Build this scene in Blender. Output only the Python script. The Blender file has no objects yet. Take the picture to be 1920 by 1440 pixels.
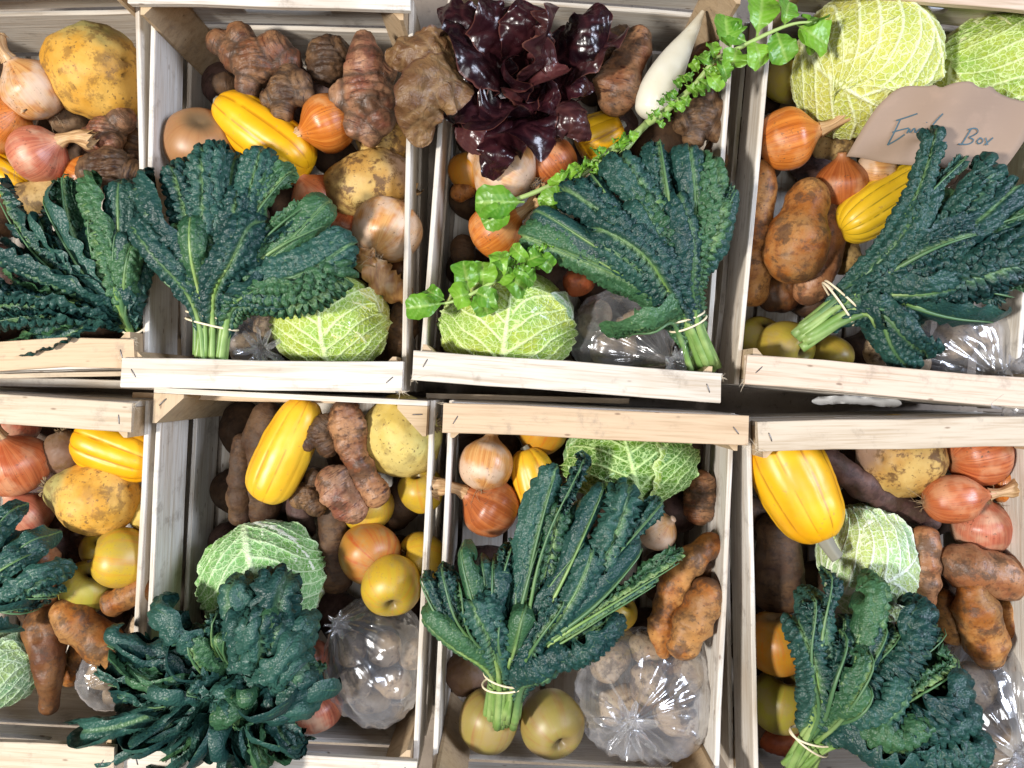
import bpy, math, random
import numpy as np
from mathutils import Vector, Matrix, Quaternion

random.seed(7); RNG = np.random.default_rng(7)
scene = bpy.context.scene
COL = scene.collection

# ------------------------------------------------------------------ camera
H = 1.01            # camera height above the floor (m)
F = 1423.0          # focal length in photo pixels (1920 wide)
cam = bpy.data.cameras.new('camera'); camo = bpy.data.objects.new('camera', cam); COL.objects.link(camo)
cam.sensor_width = 36.0; cam.lens = 36.0 * F / 1920.0
cam.clip_start = 0.02; cam.clip_end = 100
camo.location = (0, 0, H); camo.rotation_euler = (0, 0, 0)
scene.camera = camo
scene.view_settings.view_transform = 'Standard'
scene.view_settings.look = 'None'
scene.view_settings.gamma = 1.0
scene.view_settings.exposure = 0.28

# ------------------------------------------------------------------ light
world = bpy.data.worlds.new('World'); scene.world = world; world.use_nodes = True
bg = world.node_tree.nodes['Background']
bg.inputs[0].default_value = (0.80, 0.88, 1.0, 1); bg.inputs[1].default_value = 0.04

def area(name, loc, target, size, power, color, size_y=None):
    l = bpy.data.lights.new(name, 'AREA'); l.energy = power; l.color = color
    l.shape = 'RECTANGLE'; l.size = size; l.size_y = size_y or size
    o = bpy.data.objects.new(name, l); COL.objects.link(o)
    o.location = loc
    o.rotation_euler = (Vector(target) - Vector(loc)).to_track_quat('-Z', 'Y').to_euler()
    return o
area('key_lamp', (-1.75, -0.35, 2.45), (0, 0, 0.15), 0.28, 98, (1.0, 0.96, 0.90))
area('window_light', (2.1, 0.5, 1.9), (0.0, 0, 0.15), 0.9, 66, (0.74, 0.82, 1.0))
area('ceiling_lamp', (0.25, -0.5, 2.7), (0, 0, 0.15), 0.8, 18, (0.97, 0.98, 1.0))

# ------------------------------------------------------------------ helpers
def W(px, py, z):
    k = (H - z) / F
    return np.array([(px - 960) * k, -(py - 720) * k, z])
def S(d, z): return d * (H - z) / F

def _hash(ix, iy, iz, seed):
    n = (ix.astype(np.int64) * 374761393 + iy.astype(np.int64) * 668265263 + iz.astype(np.int64) * 2147483647 + seed * 974634777) & 0xffffffff
    n = ((n ^ (n >> 13)) * 1274126177) & 0xffffffff
    n = ((n ^ (n >> 15)) * 2246822519) & 0xffffffff
    n = n ^ (n >> 16)
    return (n & 0xffffff) / float(0xffffff)
def vnoise(p, f=1.0, seed=0):
    p = np.asarray(p, float) * f
    i = np.floor(p).astype(np.int64); d = p - i; d = d * d * (3 - 2 * d)
    out = 0
    for a in (0, 1):
        for b in (0, 1):
            for c in (0, 1):
                w = (d[..., 0] if a else 1 - d[..., 0]) * (d[..., 1] if b else 1 - d[..., 1]) * (d[..., 2] if c else 1 - d[..., 2])
                out = out + w * _hash(i[..., 0] + a, i[..., 1] + b, i[..., 2] + c, seed)
    return out * 2 - 1
def fbm(p, f=1.0, seed=0, o=3):
    r = 0; a = 1.0
    for k in range(o):
        r = r + a * vnoise(p, f, seed + k * 17); f *= 2.07; a *= 0.5
    return r
def worley2(x, y, seed=0):
    ix = np.floor(x).astype(np.int64); iy = np.floor(y).astype(np.int64)
    f1 = np.full(x.shape, 9.0); f2 = np.full(x.shape, 9.0); z = np.zeros_like(ix)
    for a in (-1, 0, 1):
        for b in (-1, 0, 1):
            cx = ix + a; cy = iy + b
            jx = cx + 0.1 + 0.8 * _hash(cx, cy, z, seed); jy = cy + 0.1 + 0.8 * _hash(cx, cy, z + 1, seed)
            d = np.sqrt((jx - x) ** 2 + (jy - y) ** 2)
            f2 = np.minimum(f2, np.maximum(f1, d)); f1 = np.minimum(f1, d)
    return f1, f2
def sstep(a, b, x):
    t = np.clip((x - a) / (b - a), 0, 1); return t * t * (3 - 2 * t)
def chaikin(P, n=4):
    P = np.asarray(P, float)
    for _ in range(n):
        Q = np.empty((2 * len(P), P.shape[1])); Q[0] = P[0]; Q[-1] = P[-1]
        Q[1:-1:2] = 0.75 * P[:-1] + 0.25 * P[1:]; Q[2:-1:2] = 0.25 * P[:-1] + 0.75 * P[1:]
        P = Q
    return P
def resample(P, n, cosd=False):
    d = np.r_[0, np.cumsum(np.linalg.norm(np.diff(P, axis=0), axis=1))]
    t = np.linspace(0, 1, n)
    if cosd: t = 0.5 * t + 0.5 * (0.5 - 0.5 * np.cos(np.pi * t))
    return np.stack([np.interp(t * d[-1], d, P[:, k]) for k in range(P.shape[1])], 1), t, d[-1]
def frames(P, N0=None):
    T = np.gradient(P, axis=0); T /= np.linalg.norm(T, axis=1)[:, None] + 1e-12
    N = np.zeros_like(T)
    if N0 is None:
        N0 = np.array([0, 0, 1.0]) if abs(T[0, 2]) < 0.9 else np.array([0, 1.0, 0])
    v = np.asarray(N0, float); 
    for i in range(len(P)):
        v = v - T[i] * v.dot(T[i]); v = v / (np.linalg.norm(v) + 1e-12); N[i] = v
    return T, N, np.cross(T, N)

def make_mesh(name, V, quads=None, tris=None, attrs=None, smooth=True, mat=None, mat_index=None):
    me = bpy.data.meshes.new(name)
    V = np.ascontiguousarray(V.reshape(-1, 3), dtype=np.float32)
    me.vertices.add(len(V)); me.vertices.foreach_set('co', V.ravel())
    ls = []; st = []; c = 0
    if quads is not None and len(quads):
        q = np.asarray(quads, np.int32); ls.append(q.ravel()); st.append(np.arange(len(q)) * 4); c = 4 * len(q)
    if tris is not None and len(tris):
        q = np.asarray(tris, np.int32); ls.append(q.ravel()); st.append(c + np.arange(len(q)) * 3)
    ls = np.concatenate(ls).astype(np.int32); st = np.concatenate(st).astype(np.int32)
    me.loops.add(len(ls)); me.loops.foreach_set('vertex_index', ls)
    me.polygons.add(len(st)); me.polygons.foreach_set('loop_start', st)
    me.update(calc_edges=True)
    me.polygons.foreach_set('use_smooth', np.full(len(st), smooth, dtype=bool))
    for k, v in (attrs or {}).items():
        v = np.asarray(v, np.float32)
        if v.ndim > 1 and v.shape[-1] == 3 and v.size == len(V) * 3:
            at = me.attributes.new(k, 'FLOAT_VECTOR', 'POINT'); at.data.foreach_set('vector', np.ascontiguousarray(v).ravel())
        else:
            at = me.attributes.new(k, 'FLOAT', 'POINT'); at.data.foreach_set('value', np.ascontiguousarray(v).ravel())
    if mat is not None: me.materials.append(mat)
    return me
def grid_quads(nu, nv, closed):
    i = np.arange(nu - 1)[:, None]; j = np.arange(nv if closed else nv - 1)[None, :]
    j2 = (j + 1) % nv
    q = np.stack([i * nv + j + 0 * i, i * nv + j2, (i + 1) * nv + j2, (i + 1) * nv + j], -1)
    return q.reshape(-1, 4)
def link(name, me, parent=None, loc=None, rot=None):
    o = bpy.data.objects.new(name, me); COL.objects.link(o)
    if parent: o.parent = parent
    if loc is not None: o.location = Vector([float(c) for c in loc])
    if rot is not None: o.rotation_euler = rot
    return o
def tag(o, label=None, cat=None, group=None, kind=None):
    if label: o['label'] = label
    if cat: o['category'] = cat
    if group: o['group'] = group
    if kind: o['kind'] = kind
    return o
def empty(name, loc, label=None, cat=None, group=None):
    o = link(name, None, None, loc); o.empty_display_size = 0.02
    return tag(o, label, cat, group)
def tube_mesh(name, V, mat, attrs=None, caps=True, closed=True):
    nu, nv = V.shape[:2]
    q = grid_quads(nu, nv, closed); tr = None
    VV = V.reshape(-1, 3); at = {k: np.asarray(v).reshape((nu * nv, -1)) if np.asarray(v).ndim > 2 else np.asarray(v).ravel() for k, v in (attrs or {}).items()}
    if caps:
        c0 = V[0].mean(0); c1 = V[-1].mean(0); n = nu * nv
        VV = np.vstack([VV, c0, c1]); j = np.arange(nv); j2 = (j + 1) % nv
        tr = np.vstack([np.stack([np.full(nv, n), j2, j], 1), np.stack([np.full(nv, n + 1), (nu - 1) * nv + j, (nu - 1) * nv + j2], 1)])
        for k, v in at.items():
            at[k] = np.vstack([v, v[:1], v[-1:]]) if v.ndim > 1 else np.r_[v, v[0], v[-1]]
    return make_mesh(name, VV, q, tr, at, True, mat)
def sweep(P, R, m, N0=None):
    T, N, B = frames(P, N0)
    a = np.arange(m) / m * 2 * np.pi
    D = N[:, None] * np.cos(a)[None, :, None] + B[:, None] * np.sin(a)[None, :, None]
    R = np.asarray(R); R = R[:, None] if R.ndim == 1 else R
    return P[:, None] + D * R[..., None], D, a
def cyl_attr(n, m, t):
    a = np.arange(m) / m * 2 * np.pi
    return np.stack(np.broadcast_arrays(np.cos(a)[None, :], np.sin(a)[None, :], np.asarray(t)[:, None]), -1)
def wire(P, r, m=6, n=None, taper=None):
    P = np.asarray(P, float)
    if n: P, t, _ = resample(chaikin(P), n)
    R = np.full(len(P), r) if taper is None else np.linspace(r, taper, len(P))
    return sweep(P, R, m)[0]
def multi_tube(name, tubes, mat, parent=None):
    Vs = []; Q = []; c = 0
    for V in tubes:
        Vs.append(V.reshape(-1, 3)); Q.append(grid_quads(V.shape[0], V.shape[1], True) + c); c += V.shape[0] * V.shape[1]
    return link(name, make_mesh(name, np.vstack(Vs), np.vstack(Q), None, None, True, mat), parent)

# ------------------------------------------------------------------ materials
class NB:
    def __init__(s, name):
        s.m = bpy.data.materials.new(name); s.m.use_nodes = True
        s.t = s.m.node_tree; s.N = s.t.nodes; s.L = s.t.links
        s.b = s.N['Principled BSDF']; s.out = s.N['Material Output']
    def n(s, ty, ins=None, **kw):
        nd = s.N.new(ty)
        for k, v in kw.items(): setattr(nd, k, v)
        for k, v in (ins or {}).items(): s.set(nd, k, v)
        return nd
    def set(s, nd, k, v):
        i = nd.inputs[k]
        if isinstance(v, bpy.types.NodeSocket): s.L.new(v, i)
        elif isinstance(v, (tuple, list)) and len(v) == 3 and i.type == 'RGBA': i.default_value = (*v, 1)
        else: i.default_value = v
    def attr(s, name, out='Fac'): return s.n('ShaderNodeAttribute', attribute_name=name).outputs[out]
    def obj(s): return s.n('ShaderNodeTexCoord').outputs['Object']
    def rnd(s): return s.n('ShaderNodeObjectInfo').outputs['Random']
    def math(s, op, a, b=0.0, clamp=False):
        nd = s.n('ShaderNodeMath', {0: a, 1: b}, operation=op); nd.use_clamp = clamp; return nd.outputs[0]
    def scale(s, v, sc): return s.n('ShaderNodeVectorMath', {0: v, 1: sc}, operation='MULTIPLY').outputs[0]
    def off(s, v, f):
        c = s.n('ShaderNodeCombineXYZ', {0: s.math('MULTIPLY', f, 37.0), 1: s.math('MULTIPLY', f, 91.0), 2: s.math('MULTIPLY', f, 53.0)})
        return s.n('ShaderNodeVectorMath', {0: v, 1: c.outputs[0]}, operation='ADD').outputs[0]
    def noise(s, v, sc=5.0, det=3.0, rough=0.5, dist=0.0):
        return s.n('ShaderNodeTexNoise', {'Vector': v, 'Scale': sc, 'Detail': det, 'Roughness': rough, 'Distortion': dist}).outputs[0]
    def vor(s, v, sc, feature='F1', out=0):
        return s.n('ShaderNodeTexVoronoi', {'Vector': v, 'Scale': sc}, feature=feature).outputs[out]
    def ramp(s, f, a, b, lo=0.0, hi=1.0):
        return s.n('ShaderNodeMapRange', {0: f, 1: a, 2: b, 3: lo, 4: hi}, interpolation_type='SMOOTHSTEP').outputs[0]
    def mix(s, f, a, b, mode='MIX'):
        nd = s.n('ShaderNodeMix', data_type='RGBA', blend_type=mode)
        for k, v in ((0, f), (6, a), (7, b)):
            s.set(nd, k, v)
        return nd.outputs[2]
    def bump(s, h, strength=0.3, dist=0.001, normal=None):
        if strength < 0: strength = -strength; h = s.math('MULTIPLY', h, -1.0)
        ins = {'Height': h, 'Strength': strength, 'Distance': dist}
        if normal is not None: ins['Normal'] = normal
        return s.n('ShaderNodeBump', ins).outputs[0]
    def done(s, col, rough=0.5, normal=None, **kw):
        s.set(s.b, 'Base Color', col); s.set(s.b, 'Roughness', rough)
        if normal is not None: s.set(s.b, 'Normal', normal)
        for k, v in kw.items(): s.set(s.b, k.replace('_', ' '), v)
        return s.m

def mat_wood(name, a, b, c):
    s = NB(name); r = s.rnd(); v = s.off(s.obj(), r)
    g1 = s.noise(s.scale(v, (5, 90, 90)), 1.0, 5, 0.6, 0.4)
    g2 = s.noise(s.scale(v, (14, 420, 420)), 1.0, 3, 0.6)
    bl = s.noise(v, 9.0, 3)
    col = s.mix(r, a, b)
    col = s.mix(s.ramp(g1, 0.45, 0.75), col, c)
    col = s.mix(s.math('MULTIPLY', s.ramp(g2, 0.46, 0.72), 0.5), col, (0.33, 0.22, 0.12))
    col = s.mix(s.math('MULTIPLY', s.ramp(bl, 0.48, 0.75), 0.45), col, (0.46, 0.36, 0.25))
    gm = s.noise(v, 30, 6, 0.7); col = s.mix(s.ramp(gm, 0.54, 0.74, 0, 0.6), col, (0.22, 0.17, 0.13))
    k = s.vor(s.scale(v, (22, 60, 60)), 1.0)
    col = s.mix(s.math('MULTIPLY', s.ramp(k, 0.10, 0.04), 0.7), col, (0.16, 0.09, 0.05))
    h = s.math('ADD', g1, s.math('MULTIPLY', g2, 0.8))
    return s.done(col, 0.75, s.bump(h, 0.6, 0.0012))
M_WOOD = mat_wood('poplar_wood', (0.66, 0.63, 0.58), (0.60, 0.54, 0.46), (0.47, 0.40, 0.32))
M_TAN = mat_wood('tan_poplar', (0.60, 0.45, 0.30), (0.54, 0.39, 0.25), (0.44, 0.30, 0.18))
M_GREYW = mat_wood('grey_poplar', (0.58, 0.49, 0.38), (0.52, 0.43, 0.32), (0.40, 0.31, 0.21))
M_PINKW = mat_wood('pink_poplar', (0.60, 0.46, 0.35), (0.62, 0.50, 0.39), (0.48, 0.33, 0.23))
M_WOODY = mat_wood('pine_wood', (0.52, 0.38, 0.23), (0.46, 0.33, 0.20), (0.36, 0.24, 0.13))

def mat_simple(name, col, rough=0.5, **kw):
    return NB(name).done(col, rough, **kw)
M_STEEL = mat_simple('staple_steel', (0.16, 0.15, 0.15), 0.4, Metallic=0.8)
M_BAND = mat_simple('rubber_band', (0.78, 0.66, 0.46), 0.5)
M_INK = mat_simple('marker_ink', (0.035, 0.085, 0.11), 0.6)
M_HAIR = mat_simple('dry_rootlets', (0.30, 0.21, 0.12), 0.8)
M_HAIRL = mat_simple('pale_rootlets', (0.62, 0.52, 0.38), 0.8)
M_LABELP = mat_simple('white_paper', (0.5, 0.5, 0.5), 0.7)

def mat_ground():
    s = NB('concrete_floor'); v = s.obj()
    n = s.noise(v, 9, 6, 0.6); n2 = s.noise(v, 120, 3, 0.6)
    col = s.mix(s.ramp(n, 0.35, 0.7), (0.20, 0.16, 0.125), (0.34, 0.28, 0.22))
    col = s.mix(s.math('MULTIPLY', s.ramp(n2, 0.55, 0.7), 0.5), col, (0.09, 0.07, 0.06))
    return s.done(col, 0.9, s.bump(n2, 0.5, 0.002))
M_GROUND = mat_ground()

def dp(c, g=1.26): return tuple(x ** g for x in c)
def mat_onion(name, c1, c2, pale, peel=0.0):
    c1, c2, pale = dp(c1, 1.2), dp(c2, 1.25), dp(pale, 1.2)
    s = NB(name); r = s.rnd(); cy = s.attr('cyl', 'Vector'); v = s.off(s.obj(), r)
    cyo = s.off(cy, r)
    st = s.noise(s.scale(cyo, (9, 9, 0.8)), 1.0, 4, 0.65)
    fine = s.noise(s.scale(cyo, (34, 34, 1.2)), 1.0, 2, 0.5)
    bl = s.noise(v, 32, 3, 0.55)
    col = s.mix(s.ramp(st, 0.32, 0.68), c1, c2)
    col = s.mix(s.math('MULTIPLY', s.ramp(fine, 0.56, 0.68), 0.5), col, (c2[0] * 0.45, c2[1] * 0.4, c2[2] * 0.4))
    col = s.mix(s.math('MULTIPLY', s.ramp(bl, 0.50 - peel * 0.12, 0.72 - peel * 0.12), 0.6 + 0.2 * peel), col, pale)
    sp = s.noise(v, 420, 2, 0.5); dirt = s.noise(v, 60, 3)
    col = s.mix(s.math('MULTIPLY', s.math('MULTIPLY', s.ramp(sp, 0.60, 0.68), s.ramp(dirt, 0.45, 0.7)), 0.9), col, (0.07, 0.05, 0.03))
    tip = s.n('ShaderNodeSeparateXYZ', {0: cy}).outputs[2]
    col = s.mix(s.ramp(tip, 0.16, 0.0, 0, 0.7), col, (0.30, 0.20, 0.11))
    col = s.mix(s.ramp(tip, 0.86, 1.0, 0, 0.55), col, pale)
    return s.done(col, s.ramp(bl, 0.3, 0.7, 0.28, 0.5), s.bump(s.math('ADD', fine, st), 0.25, 0.0008))
ON = {'copper': mat_onion('onion_copper', (0.52, 0.19, 0.06), (0.36, 0.11, 0.035), (0.62, 0.36, 0.20)),
      'orange': mat_onion('onion_orange', (0.66, 0.27, 0.06), (0.52, 0.17, 0.03), (0.70, 0.42, 0.20)),
      'pale': mat_onion('onion_pale', (0.66, 0.40, 0.17), (0.55, 0.27, 0.10), (0.66, 0.53, 0.42), 0.7),
      'pink': mat_onion('onion_pink', (0.60, 0.25, 0.15), (0.48, 0.16, 0.10), (0.66, 0.48, 0.34), 0.45),
      'red': mat_onion('onion_red', (0.58, 0.21, 0.085), (0.44, 0.125, 0.05), (0.66, 0.38, 0.22), .3)}

def mat_husk():
    s = NB('dry_onion_skin'); r = s.rnd(); v = s.off(s.attr('cyl', 'Vector'), r)
    n = s.noise(s.scale(v, (6, 6, 1.5)), 1.0, 4, 0.6)
    col = s.mix(s.ramp(n, 0.3, 0.7), (0.60, 0.40, 0.20), (0.36, 0.19, 0.08))
    return s.done(col, 0.6, s.bump(n, 0.5, 0.001))
M_HUSK = mat_husk()
def mat_sheet():
    s = NB('torn_onion_skin'); v = s.obj(); n = s.noise(s.scale(v, (220, 60, 60)), 1.0, 4, 0.6); n2 = s.noise(v, 45, 3)
    col = s.mix(s.ramp(n, 0.3, 0.7), (0.42, 0.22, 0.07), (0.24, 0.10, 0.03))
    col = s.mix(s.math('MULTIPLY', s.ramp(n2, 0.5, 0.7), 0.6), col, (0.60, 0.46, 0.28))
    return s.done(col, 0.45, s.bump(n, 0.4, 0.001))
M_SHEET = mat_sheet()

def mat_apple(name, base, alt, blush, russet=0.4):
    base, alt, blush = dp(base), dp(alt), dp(blush)
    s = NB(name); r = s.rnd(); v = s.off(s.obj(), r); cy = s.attr('cyl', 'Vector')
    n = s.noise(v, 18, 3); fl = s.noise(s.scale(s.off(cy, r), (5, 5, 1.0)), 1.0, 4, 0.65)
    col = s.mix(s.ramp(n, 0.35, 0.65), base, alt)
    col = s.mix(s.math('MULTIPLY', s.ramp(fl, 0.46, 0.72), 0.75), col, blush)
    sp = s.vor(v, 260); col = s.mix(s.ramp(sp, 0.22, 0.12, 0, 0.55), col, (0.28, 0.20, 0.07))
    ru = s.noise(v, 42, 4, 0.65); col = s.mix(s.math('MULTIPLY', s.ramp(ru, 0.46, 0.66), russet * 1.3), col, (0.30, 0.22, 0.10))
    t = s.n('ShaderNodeSeparateXYZ', {0: cy}).outputs[2]
    col = s.mix(s.ramp(t, 0.80, 0.95, 0, 0.85), col, (0.12, 0.085, 0.045))
    col = s.mix(s.ramp(t, 0.12, 0.03, 0, 0.8), col, (0.18, 0.13, 0.07))
    return s.done(col, 0.42, s.bump(ru, 0.12, 0.0006))
AP = {'yellow': mat_apple('apple_yellow', (0.60, 0.42, 0.05), (0.50, 0.38, 0.05), (0.60, 0.30, 0.05), 0.25),
      'green': mat_apple('apple_green', (0.40, 0.36, 0.07), (0.46, 0.36, 0.07), (0.42, 0.28, 0.06), 0.45),
      'blush': mat_apple('apple_blush', (0.52, 0.28, 0.06), (0.48, 0.22, 0.06), (0.45, 0.09, 0.03), 0.35),
      'russet': mat_apple('apple_russet', (0.40, 0.31, 0.11), (0.36, 0.30, 0.10), (0.36, 0.20, 0.09), 0.5),
      'tan': mat_apple('squash_tan', (0.44, 0.25, 0.12), (0.41, 0.23, 0.11), (0.37, 0.19, 0.09), 0.12),
      'gold': mat_apple('squash_gold', (0.58, 0.33, 0.04), (0.50, 0.24, 0.03), (0.58, 0.18, 0.02), 0.2)}

def mat_squash(name, base, alt, stripe, green=0.0):
    base, alt, stripe = dp(base, 1.2), dp(alt, 1.2), dp(stripe)
    s = NB(name); r = s.rnd(); v = s.off(s.obj(), r); rib = s.attr('rib')
    n = s.noise(v, 22, 3); br = s.noise(v, 45, 3, 0.6)
    col = s.mix(s.ramp(n, 0.35, 0.7), base, alt)
    g = s.math('MULTIPLY', s.ramp(rib, 0.30, 0.09), s.ramp(br, 0.33, 0.52))
    col = s.mix(s.math('MULTIPLY', g, 0.6), col, stripe)
    sp = s.noise(v, 160, 2); col = s.mix(s.ramp(sp, 0.66, 0.74, 0, 0.55), col, (0.40, 0.22, 0.06))
    sc = s.noise(v, 14, 5, 0.7); col = s.mix(s.ramp(sc, 0.66, 0.72, 0, 0.7), col, (0.42, 0.30, 0.16))
    return s.done(col, 0.40, s.bump(s.noise(v, 120, 3), 0.10, 0.0006))
SQ = {'y': mat_squash('squash_yellow', (0.82, 0.50, 0.02), (0.78, 0.41, 0.012), (0.36, 0.13, 0.008)),
      'pale': mat_squash('squash_pale_yellow', (0.80, 0.52, 0.05), (0.76, 0.45, 0.03), (0.58, 0.22, 0.02)),
      'green': mat_squash('squash_green_striped', (0.80, 0.55, 0.04), (0.76, 0.50, 0.03), (0.10, 0.12, 0.02))}
M_SSTEM = mat_simple('dry_squash_stem', (0.23, 0.22, 0.17), 0.8)
M_ASTEM = mat_simple('apple_stem', (0.13, 0.08, 0.04), 0.8)

def mat_tuber(name, base, light, dark, rings=0.5, rough=0.6, dirtc=(0.06, 0.036, 0.022), dirt=0.5):
    base, light, dark = dp(base, 1.42), dp(light, 1.28), dp(dark, 1.42)
    s = NB(name); r = s.rnd(); v = s.off(s.obj(), r); cy = s.off(s.attr('cyl', 'Vector'), r)
    n = s.noise(v, 26, 4, 0.6); n2 = s.noise(v, 85, 4, 0.65)
    ring = s.noise(s.scale(cy, (1.2, 1.2, 26)), 1.0, 3, 0.6)
    col = s.mix(s.ramp(n, 0.35, 0.66), base, light)
    col = s.mix(s.math('MULTIPLY', s.ramp(n2, 0.50, 0.66), 0.6), col, dark)
    col = s.mix(s.math('MULTIPLY', s.ramp(ring, 0.56, 0.68), rings), col, dark)
    col = s.mix(s.math('MULTIPLY', s.attr('cre'), 0.85), col, dirtc)
    d = s.noise(v, 40, 5, 0.7); col = s.mix(s.math('MULTIPLY', s.ramp(d, 0.50, 0.60), min(1.0, dirt * 1.35)), col, dirtc)
    d2 = s.noise(v, 13, 4, 0.65); col = s.mix(s.math('MULTIPLY', s.ramp(d2, 0.50, 0.62), dirt * 0.8), col, dirtc)
    sp = s.noise(v, 330, 2); col = s.mix(s.ramp(sp, 0.64, 0.70, 0, 0.6), col, dirtc)
    h = s.math('ADD', s.math('MULTIPLY', ring, rings), n2)
    return s.done(col, rough, s.bump(h, 0.7, 0.002), Specular_IOR_Level=0.32)
TU = {'yacon': mat_tuber('yacon_skin', (0.40, 0.18, 0.05), (0.58, 0.33, 0.13), (0.20, 0.075, 0.03), 0.35, 0.5),
      'yaconp': mat_tuber('yacon_pink_skin', (0.40, 0.20, 0.10), (0.50, 0.29, 0.16), (0.27, 0.12, 0.07), 0.3, 0.42),
      'yacond': mat_tuber('yacon_dark_skin', (0.20, 0.09, 0.04), (0.29, 0.15, 0.06), (0.12, 0.05, 0.025), 0.3, 0.5),
      'parsnip': mat_tuber('dark_root_skin', (0.125, 0.07, 0.04), (0.19, 0.115, 0.06), (0.06, 0.035, 0.025), 0.6, 0.65),
      'purple': mat_tuber('purple_root_skin', (0.16, 0.10, 0.09), (0.22, 0.14, 0.12), (0.09, 0.055, 0.05), 0.6, 0.6),
      'potato': mat_tuber('potato_skin', (0.46, 0.32, 0.14), (0.56, 0.41, 0.20), (0.32, 0.20, 0.09), 0.1, 0.6),
      'potatob': mat_tuber('potato_brown_skin', (0.30, 0.20, 0.12), (0.38, 0.27, 0.17), (0.20, 0.12, 0.07), 0.1, 0.65),
      'bagpot': mat_tuber('potato_bag_skin', (0.54, 0.43, 0.30), (0.62, 0.50, 0.37), (0.38, 0.27, 0.18), 0.1, 0.65),
      'art': mat_tuber('artichoke_skin', (0.26, 0.12, 0.065), (0.46, 0.27, 0.15), (0.10, 0.04, 0.03), 0.9, 0.45),
      'artd': mat_tuber('artichoke_dark_skin', (0.14, 0.08, 0.05), (0.32, 0.20, 0.11), (0.055, 0.032, 0.026), 0.9, 0.5),
      'artp': mat_tuber('artichoke_pink_skin', (0.32, 0.15, 0.10), (0.52, 0.32, 0.20), (0.15, 0.06, 0.05), 0.9, 0.42),
      'gapshade': mat_tuber('gap_shade_potato_skin', (0.10, 0.06, 0.035), (0.15, 0.09, 0.05), (0.05, 0.03, 0.02), 0.2, 0.8),  # filler skin, coloured dark in place of shade in the gaps
      'redpot': mat_tuber('red_potato_skin', (0.42, 0.14, 0.06), (0.50, 0.19, 0.08), (0.32, 0.09, 0.04), 0.1, 0.5, dirt=0.15)}

def mat_swede(name, base, light, crown, dirt=0.5):
    base, light = dp(base, 1.32), dp(light, 1.32)
    s = NB(name); r = s.rnd(); v = s.off(s.obj(), r); cy = s.attr('cyl', 'Vector')
    t = s.n('ShaderNodeSeparateXYZ', {0: cy}).outputs[2]
    n = s.noise(v, 24, 4, 0.6); n2 = s.noise(v, 60, 5, 0.7)
    col = s.mix(s.ramp(n, 0.35, 0.65), base, light)
    tt = s.math('ADD', t, s.math('MULTIPLY', s.math('SUBTRACT', n, 0.5), 0.35))
    col = s.mix(s.ramp(tt, 0.66, 0.86), col, crown)
    col = s.mix(s.math('MULTIPLY', s.ramp(n2, 0.50, 0.62), min(1.0, dirt * 1.5)), col, (0.13, 0.065, 0.022))
    d2 = s.noise(v, 15, 5, 0.7); col = s.mix(s.math('MULTIPLY', s.ramp(d2, 0.52, 0.62), dirt), col, (0.17, 0.09, 0.03))
    sp = s.noise(v, 260, 2); col = s.mix(s.ramp(sp, 0.63, 0.70, 0, 0.7), col, (0.12, 0.07, 0.03))
    col = s.mix(s.math('MULTIPLY', s.attr('cre'), 0.85), col, (0.06, 0.035, 0.015))
    return s.done(col, 0.55, s.bump(n2, 0.4, 0.0016), Specular_IOR_Level=0.3)
SW = {'yellow': mat_swede('swede_yellow', (0.62, 0.36, 0.07), (0.70, 0.46, 0.14), (0.34, 0.29, 0.10), 0.35),
      'dirty': mat_swede('swede_dirty', (0.50, 0.31, 0.10), (0.62, 0.46, 0.20), (0.24, 0.15, 0.10), 0.75),
      'turnip': mat_swede('turnip_pale', (0.62, 0.48, 0.15), (0.66, 0.55, 0.24), (0.48, 0.44, 0.16), 0.2),
      'beet': mat_swede('brown_beet', (0.22, 0.14, 0.10), (0.29, 0.19, 0.13), (0.16, 0.10, 0.06), 0.4)}

def mat_leaf(name, base, alt, rib, rough=0.4, bumpsc=170, edge=None, spec=0.5, sub=0.0, pits=0.35, bs=.55):
    s = NB(name); r = s.rnd(); v = s.off(s.obj(), r); rb = s.attr('rib'); bl = s.attr('blis'); ed = s.attr('edge')
    n = s.noise(v, 26, 3)
    col = s.mix(s.ramp(n, 0.3, 0.7), base, alt)
    col = s.mix(s.math('MULTIPLY', s.math('SUBTRACT', r, 0.3, True), 1.0), col, (alt[0] * 1.9, alt[1] * 1.6, alt[2] * 1.5))
    col = s.mix(s.math('MULTIPLY', s.ramp(bl, 0.75, 1.0), pits), col, rib)
    col = s.mix(rb, col, rib)
    if edge: col = s.mix(s.ramp(ed, 0.93, 1.0, 0, 0.8), col, edge)
    h = s.vor(v, bumpsc, 'F1')
    m = s.done(col, rough, s.bump(h, -bs, 0.0016))
    s.b.inputs['Specular IOR Level'].default_value = spec
    return m
M_KALE = mat_leaf('kale_leaf', (0.007, 0.036, 0.034), (0.016, 0.060, 0.047), (0.16, 0.28, 0.10), 0.46, 330, spec=0.42)
M_KALEG = mat_leaf('kale_green_leaf', (0.015, 0.060, 0.028), (0.032, 0.095, 0.040), (0.24, 0.36, 0.12), 0.46, 330, spec=0.42)
M_KSTEM = None
def mat_kstem():
    s = NB('kale_stem'); r = s.rnd(); v = s.off(s.obj(), r); t = s.n('ShaderNodeSeparateXYZ', {0: s.attr('cyl', 'Vector')}).outputs[2]
    n = s.noise(v, 40, 3)
    col = s.mix(s.ramp(n, 0.35, 0.7), (0.15, 0.27, 0.06), (0.30, 0.41, 0.14))
    col = s.mix(s.ramp(s.math('ADD', t, s.math('MULTIPLY', s.math('SUBTRACT', r, 0.5), 0.7)), 0.2, 0.7, 0, 0.85), col, (0.05, 0.13, 0.06))
    return s.done(col, 0.45)
M_KSTEM = mat_kstem()
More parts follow.
